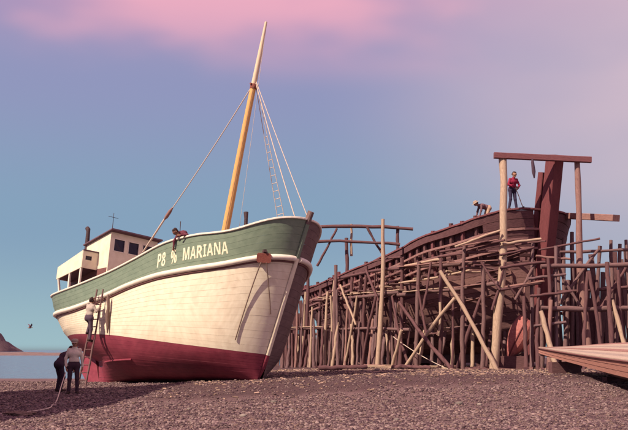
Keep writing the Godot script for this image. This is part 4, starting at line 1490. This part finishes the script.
# J holds joints in the person's own frame: facing +Z, left hand +X, feet at y 0
func person(label: String, at: Vector3, yaw: float, J: Dictionary, col: Dictionary, hat := "", group := "") -> Node3D:
	var D := {"pelvis": Vector3(0, 0.95, 0), "chest": Vector3(0, 1.27, 0.01), "neck": Vector3(0, 1.46, 0.0), "head": Vector3(0, 1.60, 0.02),
		"shL": Vector3(0.185, 1.40, 0), "shR": Vector3(-0.185, 1.40, 0), "elL": Vector3(0.245, 1.12, -0.02), "elR": Vector3(-0.245, 1.12, -0.02),
		"wrL": Vector3(0.26, 0.87, 0.05), "wrR": Vector3(-0.26, 0.87, 0.05), "hipL": Vector3(0.095, 0.90, 0), "hipR": Vector3(-0.095, 0.90, 0),
		"knL": Vector3(0.115, 0.49, 0.02), "knR": Vector3(-0.115, 0.49, 0.02), "anL": Vector3(0.13, 0.085, -0.02), "anR": Vector3(-0.13, 0.085, -0.02),
		"face": Vector3(0, 0, 1), "footL": Vector3(0.03, -0.045, 0.17), "footR": Vector3(-0.03, -0.045, 0.17), "curl": 0.45}
	for k in J: D[k] = J[k]
	var sh: Color = col.shirt
	var tr: Color = col.trousers
	var sk: Color = col.skin
	var sl: Color = col.get("sleeve", sh)
	var so: Color = col.get("shoe", Color(0.05, 0.03, 0.03))
	MV = PackedVector3Array(); MN = PackedVector3Array(); MC = PackedColorArray(); MI = PackedInt32Array()
	var up: Vector3 = (D.chest - D.pelvis).normalized()
	var across: Vector3 = (D.shL - D.shR).normalized()
	var waist: Vector3 = D.pelvis.lerp(D.chest, 0.35)
	var bones := [
		[D.hipL, D.hipR, 0.115, 0.115, tr], [D.pelvis - across * 0.05, D.pelvis + across * 0.05, 0.125, 0.125, tr],
		[waist - across * 0.055, waist + across * 0.055, 0.112, 0.112, sh],
		[waist, D.chest, 0.118, 0.135, sh], [D.chest - across * 0.085, D.chest + across * 0.085, 0.118, 0.118, sh],
		[D.shL.lerp(D.shR, 0.06) - up * 0.015, D.shR.lerp(D.shL, 0.06) - up * 0.015, 0.056, 0.056, sh], [D.chest, D.neck, 0.11, 0.06, sh],
		[D.neck - up * 0.03, D.head - Vector3(0, 0.02, 0.01), 0.056, 0.052, sk]]
	for s in ["L", "R"]:
		bones.append([D["hip" + s], D["kn" + s], 0.094, 0.066, tr])
		bones.append([D["kn" + s], D["an" + s], 0.064, 0.055, tr])
		bones.append([D["an" + s] + Vector3(0, -0.025, -0.03), D["an" + s] + D["foot" + s], 0.047, 0.038, so])
		bones.append([D["sh" + s].lerp(D.chest, 0.08) - up * 0.012, D["el" + s], 0.055, 0.047, sh])
		bones.append([D["el" + s], D["wr" + s], 0.047, 0.035, sl])
	net(bones, 0.017, 0.035)
	var fz: Vector3 = D.face.normalized()
	var hu: Vector3 = (D.head - D.neck).normalized()
	hu = (hu - fz * hu.dot(fz)).normalized()
	var hb := Basis(hu.cross(fz), hu, fz)
	net(head_bones(D.head, hb, sk, col.get("hair", Color(0.05, 0.03, 0.03))), 0.0085, 0.012)
	for s in ["L", "R"]:
		var d: Vector3 = D["wr" + s] - D["el" + s]
		if D.has("hd" + s): d = D["hd" + s]
		var nrm: Vector3 = D.get("pn" + s, -across if s == "L" else across)
		net(hand_bones(D["wr" + s], d, nrm, D.curl, sk, 1.0 if s == "L" else -1.0), 0.0055, 0.006)
	var fold := FastNoiseLite.new()
	fold.seed = 77
	fold.frequency = 9.0
	for i in MV.size():
		var w := fold.get_noise_3d(MV[i].x, MV[i].y * 0.7, MV[i].z)
		var fine := fold.get_noise_3d(MV[i].x * 4.0, MV[i].y * 4.0, MV[i].z * 4.0)
		if MC[i] != sk: MV[i] += MN[i] * (w * 0.008)
		var k := 1.0 + fine * 0.22
		MC[i] = Color(MC[i].r * k, MC[i].g * k, MC[i].b * k)
	var arr := []
	arr.resize(Mesh.ARRAY_MAX)
	arr[Mesh.ARRAY_VERTEX] = MV
	arr[Mesh.ARRAY_NORMAL] = MN
	arr[Mesh.ARRAY_COLOR] = MC
	arr[Mesh.ARRAY_INDEX] = MI
	var am := ArrayMesh.new()
	am.add_surface_from_arrays(Mesh.PRIMITIVE_TRIANGLES, arr)
	var t := thing("person", label, "person", at, group)
	t.rotation.y = yaw
	part("body", am, "person", t)
	if hat != "":
		var st := begin()
		var c: Vector3 = D.head
		var prof := [[0.103, 0.045], [0.112, 0.075], [0.10, 0.115], [0.055, 0.14], [0.004, 0.145]] if hat == "cap" else [[0.19, 0.05], [0.105, 0.062], [0.10, 0.12], [0.075, 0.15], [0.004, 0.152]]
		st.set_smooth_group(0)
		for i in prof.size() - 1:
			for k in 16:
				var q := []
				for e in [[i, k], [i, k + 1], [i + 1, k + 1], [i + 1, k]]:
					var a: float = TAU * e[1] / 16.0
					q.append(c + hb * Vector3(cos(a) * prof[e[0]][0], prof[e[0]][1], sin(a) * prof[e[0]][0] * 1.06 - 0.008))
				quad(st, q[0], q[1], q[2], q[3])
		if hat == "cap":
			# peak
			for k in 8:
				var a0 := PI * (0.18 + 0.64 * k / 8.0)
				var a1 := PI * (0.18 + 0.64 * (k + 1) / 8.0)
				quad(st, c + hb * Vector3(cos(a0) * 0.10, 0.05, sin(a0) * 0.105), c + hb * Vector3(cos(a1) * 0.10, 0.05, sin(a1) * 0.105), c + hb * Vector3(cos(a1) * 0.115, 0.03, sin(a1) * 0.165), c + hb * Vector3(cos(a0) * 0.115, 0.03, sin(a0) * 0.165))
		part("cap" if hat == "cap" else "hat", done(st), "cap", t)
	return t

func build_people() -> void:
	var skin := Color(0.36, 0.19, 0.14)
	# man with the rope, facing the camera
	var g := gy(-7.62, -28.0)
	person("man in flat cap and pale open shirt standing on the shadowed gravel", Vector3(-7.62, g, -28.0), 0.25, {"elR": Vector3(-0.25, 1.12, 0.0), "wrR": Vector3(-0.24, 0.88, 0.10), "wrL": Vector3(0.27, 0.86, 0.04), "head": Vector3(0.0, 1.60, 0.03), "face": Vector3(-0.1, -0.12, 1), "curl": 0.7}, {"shirt": Color(0.62, 0.53, 0.45), "sleeve": Color(0.58, 0.49, 0.42), "trousers": Color(0.06, 0.035, 0.05), "skin": skin}, "cap")
	# man behind him, bent over, dark clothes
	g = gy(-8.3, -29.3)
	person("man in dark clothes bending down behind the man in the cap", Vector3(-8.38, g, -29.3), 2.5, {"pelvis": Vector3(0, 0.92, -0.12), "chest": Vector3(0, 1.17, 0.10), "neck": Vector3(0, 1.30, 0.23), "head": Vector3(0, 1.36, 0.36), "face": Vector3(0, -0.7, 0.7), "shL": Vector3(0.18, 1.25, 0.19), "shR": Vector3(-0.18, 1.25, 0.19), "elL": Vector3(0.22, 0.98, 0.28), "elR": Vector3(-0.22, 0.98, 0.28), "wrL": Vector3(0.18, 0.75, 0.36), "wrR": Vector3(-0.18, 0.75, 0.36), "hipL": Vector3(0.09, 0.88, -0.1), "hipR": Vector3(-0.09, 0.88, -0.1), "knL": Vector3(0.12, 0.48, 0.03), "knR": Vector3(-0.12, 0.48, 0.0), "anL": Vector3(0.12, 0.085, -0.05), "anR": Vector3(-0.12, 0.085, -0.1)}, {"shirt": Color(0.055, 0.03, 0.045), "trousers": Color(0.045, 0.028, 0.045), "skin": skin})
	# rope from his hand along the ground
	var pts := [Vector3(-7.85, 0.80, -27.93), Vector3(-7.75, 0.45, -27.2), Vector3(-7.3, 0.12, -25.2), Vector3(-7.0, 0.05, -23.8), Vector3(-6.75, 0.045, -22.6), Vector3(-6.9, 0.045, -21.6), Vector3(-7.4, 0.045, -20.9), Vector3(-8.2, 0.045, -20.6)]
	for i in pts.size():
		if i > 1: pts[i].y = gy(pts[i].x, pts[i].z) + 0.02
	var sm := []
	for i in pts.size() - 1:
		for k in 5: sm.append((pts[i] as Vector3).cubic_interpolate(pts[i + 1], pts[maxi(i - 1, 0)], pts[mini(i + 2, pts.size() - 1)], k / 5.0))
	top("rope", line_mesh(sm, 0.016), "rope", "pale rope trailing from the capped man's hand across the gravel", "rope")
	# coil of rope on the ground
	var cp := []
	for i in 90:
		var a := i * 0.37
		var r := 0.17 + 0.10 * sin(i * 0.61) + 0.04 * sin(i * 1.9)
		var cx := -6.85 + cos(a) * r * 1.3
		var cz := -20.7 + sin(a) * r
		cp.append(Vector3(cx, gy(cx, cz) + 0.025 + 0.05 * absf(sin(i * 0.23)) , cz))
	top("rope_coil", line_mesh(cp, 0.02), "rope_dark", "loose tangle of brown rope lying on the gravel at the end of the trailing rope", "rope")
	# ladder at the launch's quarter and the man on it
	var H := launch_form()
	var lu := 0.515
	var topp: Vector3 = launch_node.transform * hp(H, lu, kn(H.rail, lu) + 0.25, 1.0, 0.20)
	var out: Vector3 = Vector3(-0.55, 0, 0.83)
	var foot := Vector3(topp.x, 0, topp.z) + out * 0.75
	foot.y = gy(foot.x, foot.z) - 0.03
	var lt := thing("wooden_ladder", "rough wooden ladder leaning on the quarter of the launch", "ladder", foot)
	var across := Vector3(0.83, 0, 0.55)
	var lv := topp - foot
	for s in [-1.0, 1.0]:
		part("stile", log_mesh(across * s * 0.2, lv + across * s * 0.17, 0.04, 0.033, 7, 0.004), "old_log", lt)
	for k in 12:
		var f := 0.07 + k * 0.077
		part("rung", log_mesh(lv * f - across * 0.22, lv * f + across * 0.22, 0.022, 0.022, 6, 0.0), "brown", lt)
	var ld := lv.normalized()
	# he climbs facing the hull: standing on a rung near half height
	var base := foot + lv * 0.455 + out * 0.10
	var yaw := atan2(-out.x, -out.z)
	person("man in light shirt and dark trousers climbing the ladder", base, yaw, {"anL": Vector3(0.1, 0.36, 0.03), "knL": Vector3(0.12, 0.72, 0.16), "anR": Vector3(-0.1, 0.085, -0.03), "knR": Vector3(-0.1, 0.49, 0.03), "wrL": Vector3(0.2, 1.62, 0.36), "elL": Vector3(0.27, 1.36, 0.2), "hdL": Vector3(0, 0.7, 0.6), "wrR": Vector3(-0.2, 1.34, 0.32), "elR": Vector3(-0.29, 1.16, 0.1), "hdR": Vector3(0, 0.6, 0.8), "chest": Vector3(0, 1.27, 0.05), "neck": Vector3(0, 1.45, 0.09), "head": Vector3(0, 1.59, 0.12), "shL": Vector3(0.18, 1.41, 0.06), "shR": Vector3(-0.18, 1.39, 0.06), "face": Vector3(0.25, 0.2, 1), "footL": Vector3(0.0, -0.045, 0.15), "curl": 0.9}, {"shirt": Color(0.40, 0.34, 0.31), "trousers": Color(0.09, 0.06, 0.09), "skin": skin})
	# dark gear bag hanging from the rail by the ladder
	var hpnt: Vector3 = launch_node.transform * hp(H, 0.475, kn(H.rail, 0.475) - 0.1, 1.0, 0.19)
	var st := begin()
	tube(st, [hpnt, hpnt + Vector3(0.0, -0.18, 0.01), hpnt + Vector3(0.03, -0.5, 0.02), hpnt + Vector3(0.0, -0.85, 0.0), hpnt + Vector3(0.03, -1.2, 0.02), hpnt + Vector3(0.02, -1.5, 0.0)], [0.02, 0.07, 0.06, 0.085, 0.06, 0.02], 8)
	top("hanging_net", done(st), "rope_dark", "long dark bundle of netting hung from the white rail beside the ladder", "net")
	# man leaning over the bulwark above the name
	var bu := 0.238
	var bw: Vector3 = launch_node.transform * hp(H, bu, kn(H.sheer, bu) + 0.05, 1.0, -0.05)
	var by := atan2(-0.707, 0.707)
	person("man in dark red-brown jersey leaning over the green bulwark above the name", bw - Vector3(-0.707, 0, 0.707) * 0.33 - Vector3.UP * 0.92, by, {"pelvis": Vector3(0, 0.88, 0.05), "hipL": Vector3(0.09, 0.84, 0.03), "hipR": Vector3(-0.09, 0.84, 0.03), "chest": Vector3(0, 1.06, 0.28), "neck": Vector3(-0.02, 1.09, 0.46), "head": Vector3(-0.03, 1.11, 0.59), "face": Vector3(-0.2, -0.85, 0.5), "shL": Vector3(0.17, 1.06, 0.40), "shR": Vector3(-0.19, 1.04, 0.40), "elL": Vector3(0.36, 0.99, 0.36), "wrL": Vector3(0.24, 0.98, 0.54), "elR": Vector3(-0.22, 0.80, 0.50), "wrR": Vector3(-0.22, 0.58, 0.52), "knL": Vector3(0.12, 0.46, -0.02), "knR": Vector3(-0.12, 0.46, -0.02), "anL": Vector3(0.12, 0.085, -0.1), "anR": Vector3(-0.12, 0.085, -0.1)}, {"shirt": Color(0.13, 0.04, 0.06), "trousers": Color(0.05, 0.03, 0.05), "skin": Color(0.26, 0.13, 0.10)})
	# shipwright in red on the bow deck
	var wp := Vector3(9.27, 7.93, -40.0)
	person("man in red jersey and dark trousers standing stooped over a pole on the unfinished bow", wp, 0.35, {"chest": Vector3(0, 1.24, 0.08), "neck": Vector3(0, 1.42, 0.15), "head": Vector3(0, 1.54, 0.21), "face": Vector3(0.1, -0.5, 0.8), "shL": Vector3(0.185, 1.36, 0.11), "shR": Vector3(-0.185, 1.36, 0.11), "elL": Vector3(0.30, 1.10, 0.10), "elR": Vector3(-0.27, 1.10, 0.12), "wrL": Vector3(0.10, 0.92, 0.30), "wrR": Vector3(-0.02, 0.98, 0.32), "anL": Vector3(0.17, 0.085, 0.02), "anR": Vector3(-0.17, 0.085, -0.05), "curl": 1.1}, {"shirt": Color(0.28, 0.03, 0.07), "trousers": Color(0.05, 0.04, 0.08), "skin": skin}).scale = Vector3.ONE * 1.07
	var pb := Basis(Vector3.UP, 0.35)
	var ta := wp + pb * Vector3(-0.06, 1.08, 0.33)
	var tb := wp + pb * Vector3(0.28, 0.06, 0.42)
	var tool := thing("adze", "long-handled adze held by the man in red", "adze", tb)
	part("handle", log_mesh(Vector3.ZERO, ta - tb, 0.02, 0.018, 7, 0.004), "pale", tool)
	part("blade", beam_mesh(Vector3(0.02, 0.01, -0.12), Vector3(-0.01, 0.05, 0.1), 0.09, 0.03), "iron", tool)
	# man crouching at the sheer
	var cw: Vector3 = hull_node.transform * hp(new_form(), 0.058, kn(new_form().sheer, 0.058) + 0.12, 1.0, -0.12)
	person("man in hat crouching on hands and knees on the sheer of the unfinished hull", cw + Vector3(0.25, -0.02, -0.15), -1.35, {"pelvis": Vector3(0, 0.46, -0.3), "hipL": Vector3(0.1, 0.42, -0.3), "hipR": Vector3(-0.1, 0.42, -0.3), "chest": Vector3(0, 0.52, 0.02), "neck": Vector3(0, 0.56, 0.2), "head": Vector3(0, 0.63, 0.32), "face": Vector3(0, -0.55, 0.8), "shL": Vector3(0.18, 0.53, 0.12), "shR": Vector3(-0.18, 0.53, 0.12), "elL": Vector3(0.22, 0.28, 0.16), "elR": Vector3(-0.22, 0.28, 0.16), "wrL": Vector3(0.2, 0.07, 0.22), "wrR": Vector3(-0.2, 0.07, 0.22), "hdL": Vector3(0, -0.2, 1), "hdR": Vector3(0, -0.2, 1), "pnL": Vector3(0, -1, 0), "pnR": Vector3(0, -1, 0), "knL": Vector3(0.12, 0.08, -0.16), "knR": Vector3(-0.12, 0.08, -0.16), "anL": Vector3(0.12, 0.09, -0.56), "anR": Vector3(-0.12, 0.09, -0.56), "footL": Vector3(0, -0.02, -0.16), "footR": Vector3(0, -0.02, -0.16), "curl": 0.2}, {"shirt": Color(0.16, 0.09, 0.11), "trousers": Color(0.42, 0.28, 0.22), "skin": skin}, "hat")

# ------------------------------------------------------------------ clutter
func build_clutter() -> void:
	# offcuts strewn along the foot of the staging
	for k in 34:
		var f := rng.randf()
		var x := lerpf(0.5, 9.5, f) + rng.randf_range(-0.4, 0.4)
		var z := lerpf(-44.0, -37.2, f) + rng.randf_range(-2.2, 0.9)
		var a := rng.randf() * TAU
		var L := rng.randf_range(0.35, 1.8)
		var d := Vector3(cos(a), rng.randf_range(-0.02, 0.06), sin(a)) * L * 0.5
		var th := rng.randf_range(0.05, 0.14)
		var c := Vector3(x, gy(x, z) + th * 0.5 - 0.01, z)
		top("timber_offcut", beam_mesh(c - d, c + d, rng.randf_range(0.1, 0.28), th), ["pale", "board", "brown", "plank_b"][k % 4], "sawn timber offcut lying on the soil at the foot of the log staging", "offcut", "offcuts at the foot of the staging")
	# long baulk by the bow of the launch
	var z1 := gy(1.0, -36.5)
	for q in [[Vector3(0.2, 0, -39.5), Vector3(2.4, 0, -40.2), 0.13], [Vector3(3.4, 0, -38.6), Vector3(5.0, 0, -38.0), 0.10]]:
		var a: Vector3 = q[0]
		var b: Vector3 = q[1]
		a.y = gy(a.x, a.z) + q[2] * 0.8
		b.y = gy(b.x, b.z) + q[2] * 0.8
		top("fallen_log", log_mesh(a, b, q[2], q[2] * 0.85), "brown", "longer and thicker of two logs lying on the soil before the staging" if q[2] > 0.12 else "shorter and thinner of two logs lying on the soil before the staging", "log", "logs lying in front of the staging")
	# stones larger than the gravel
	for q in [[-1.6, -20.2, 0.07], [-0.55, -21.6, 0.09], [3.9, -23.8, 0.10], [4.4, -23.6, 0.07], [-3.2, -22.8, 0.06], [1.8, -19.4, 0.06], [-4.8, -19.2, 0.07], [6.4, -22.0, 0.08], [2.6, -36.4, 0.10], [-1.1, -24.4, 0.08]]:
		top("stone", pebble_mesh(int(q[0] * 100 + 900), q[2]), stone_mat(q[2]), "fist to head sized stone lying on the gravel beach", "stone", "larger stones on the gravel").position = Vector3(q[0], gy(q[0], q[1]) + q[2] * 0.25, q[1])
	# gull
	var t := thing("gull", "gull gliding low over the water beyond the beach", "bird", Vector3(-20.08, 3.04, -62.0))
	var st := begin()
	tube(st, [Vector3(-0.24, 0, 0), Vector3(-0.14, 0.02, 0), Vector3(0.02, 0.02, 0), Vector3(0.16, 0.04, 0), Vector3(0.23, 0.05, 0), Vector3(0.28, 0.04, 0)], [0.015, 0.06, 0.08, 0.045, 0.04, 0.008], 8)
	part("body", done(st), "cap", t)
	for s in [-1.0, 1.0]:
		st = begin()
		st.set_smooth_group(0)
		var w := [Vector3(0.09, 0.04, 0.03 * s), Vector3(0.14, 0.28, 0.3 * s), Vector3(0.0, 0.42, 0.62 * s)]
		var v := [Vector3(-0.1, 0.04, 0.03 * s), Vector3(-0.04, 0.26, 0.32 * s), Vector3(-0.06, 0.42, 0.63 * s)]
		for i in 2:
			quad(st, w[i], w[i + 1], v[i + 1], v[i])
			quad(st, w[i] - Vector3(0, 0.012, 0), w[i + 1] - Vector3(0, 0.006, 0), v[i + 1] - Vector3(0, 0.003, 0), v[i] - Vector3(0, 0.004, 0))
		part("wing", done(st), "roof_felt", t)
	t.rotation.y = 0.6
	t.scale = Vector3.ONE * 0.7

func stone_mat(s: float) -> StandardMaterial3D:
	var m := StandardMaterial3D.new()
	var v := 0.12 + fmod(s * 137.0, 0.12)
	m.albedo_color = lin(Color(v, v * 0.82, v * 0.76))
	m.roughness = 0.85
	return m

# ------------------------------------------------------------------ gravel
func pebble_mesh(sd: int, r: float) -> ArrayMesh:
	var n := FastNoiseLite.new()
	n.seed = sd
	n.frequency = 0.9
	var sp := SphereMesh.new()
	sp.radius = 1.0
	sp.height = 2.0
	sp.radial_segments = 7
	sp.rings = 3
	var arr := sp.get_mesh_arrays()
	var vs: PackedVector3Array = arr[Mesh.ARRAY_VERTEX]
	for i in vs.size():
		var v := vs[i]
		var k := 1.0 + n.get_noise_3dv(v * 1.3) * 0.5
		vs[i] = Vector3(v.x * 1.15, v.y * 0.62, v.z * 0.9) * k * r
	var st := begin()
	st.set_smooth_group(0)
	var idx: PackedInt32Array = arr[Mesh.ARRAY_INDEX]
	for i in idx: st.add_vertex(vs[i])
	st.index()
	st.generate_normals()
	return st.commit()

func build_gravel() -> void:
	var pal := [Color(0.27, 0.20, 0.19), Color(0.17, 0.115, 0.12), Color(0.36, 0.28, 0.25), Color(0.10, 0.06, 0.075), Color(0.22, 0.145, 0.15), Color(0.40, 0.32, 0.28), Color(0.14, 0.09, 0.10), Color(0.28, 0.20, 0.16)]
	for variant in 3:
		var mm := MultiMesh.new()
		mm.transform_format = MultiMesh.TRANSFORM_3D
		mm.use_colors = true
		mm.mesh = pebble_mesh(31 + variant * 5, 1.0)
		var xf := []
		var cs := []
		for i in 150000:
			var d := 13.0 + 30.0 * pow(rng.randf(), 1.45)
			var x := rng.randf_range(-1, 1) * (d * 0.40 + 2.0)
			var so := soil(x, -d)
			if rng.randf() < so * 0.8: continue
			var patch := nz.get_noise_2d(x * 1.6 + 300.0, d * 1.6) * 0.5 + 0.5
			var s := (0.0055 + 0.032 * pow(rng.randf(), 6.0)) * lerpf(0.7, 1.4, patch) + d * 0.0002
			if patch < 0.42 and rng.randf() < 0.6: continue
			var b := Basis(Vector3.UP, rng.randf() * TAU) * Basis(Vector3.RIGHT, rng.randf_range(-0.4, 0.4))
			xf.append(Transform3D(b.scaled(Vector3.ONE * s), Vector3(x, gy(x, -d) + s * 0.22, -d)))
			var c: Color = pal[rng.randi() % 8] * rng.randf_range(0.5, 0.9) * lerpf(0.75, 1.1, patch)
			c = Color(c.r * 0.88, c.g * 0.80, c.b * 0.90)
			cs.append(c)
		mm.instance_count = xf.size()
		for i in xf.size():
			mm.set_instance_transform(i, xf[i])
			mm.set_instance_color(i, cs[i])
		var o := MultiMeshInstance3D.new()
		o.name = ["round_gravel", "flat_gravel", "angular_gravel"][variant]
		o.multimesh = mm
		o.material_override = mats["pebble"]
		add_child(o)
		tag(o, ["rounded", "flattened", "angular"][variant] + " pinkish grey pebbles covering the beach in the foreground", "gravel", "", "stuff")

	var cm := MultiMesh.new()
	cm.transform_format = MultiMesh.TRANSFORM_3D
	cm.use_colors = true
	cm.mesh = box_mesh(Vector3(-0.5, -0.12, -0.2), Vector3(0.5, 0.12, 0.2), 0.02)
	var cx := []
	var cc := []
	for i in 9000:
		var z := rng.randf_range(-46.0, -25.0)
		var x := rng.randf_range(-5.0, 14.0)
		if rng.randf() > soil(x, z) or rng.randf() < smoothstep(-34.0, -26.0, z) * 0.75: continue
		var s := 0.03 + 0.13 * pow(rng.randf(), 3.0)
		cx.append(Transform3D((Basis(Vector3.UP, rng.randf() * TAU) * Basis(Vector3.RIGHT, rng.randf_range(-0.5, 0.5)) * Basis(Vector3.BACK, rng.randf_range(-0.3, 0.3))).scaled(Vector3.ONE * s), Vector3(x, gy(x, z) + s * 0.08, z)))
		var v := rng.randf_range(0.35, 1.0)
		cc.append(Color(0.44 * v, 0.30 * v, 0.24 * v))
	cm.instance_count = cx.size()
	for i in cx.size():
		cm.set_instance_transform(i, cx[i])
		cm.set_instance_color(i, cc[i])
	var chips := MultiMeshInstance3D.new()
	chips.name = "wood_chips"
	chips.multimesh = cm
	chips.material_override = mats["pebble"]
	add_child(chips)
	tag(chips, "adze chips and splinters of wood strewn over the dark soil", "wood chips", "", "stuff")
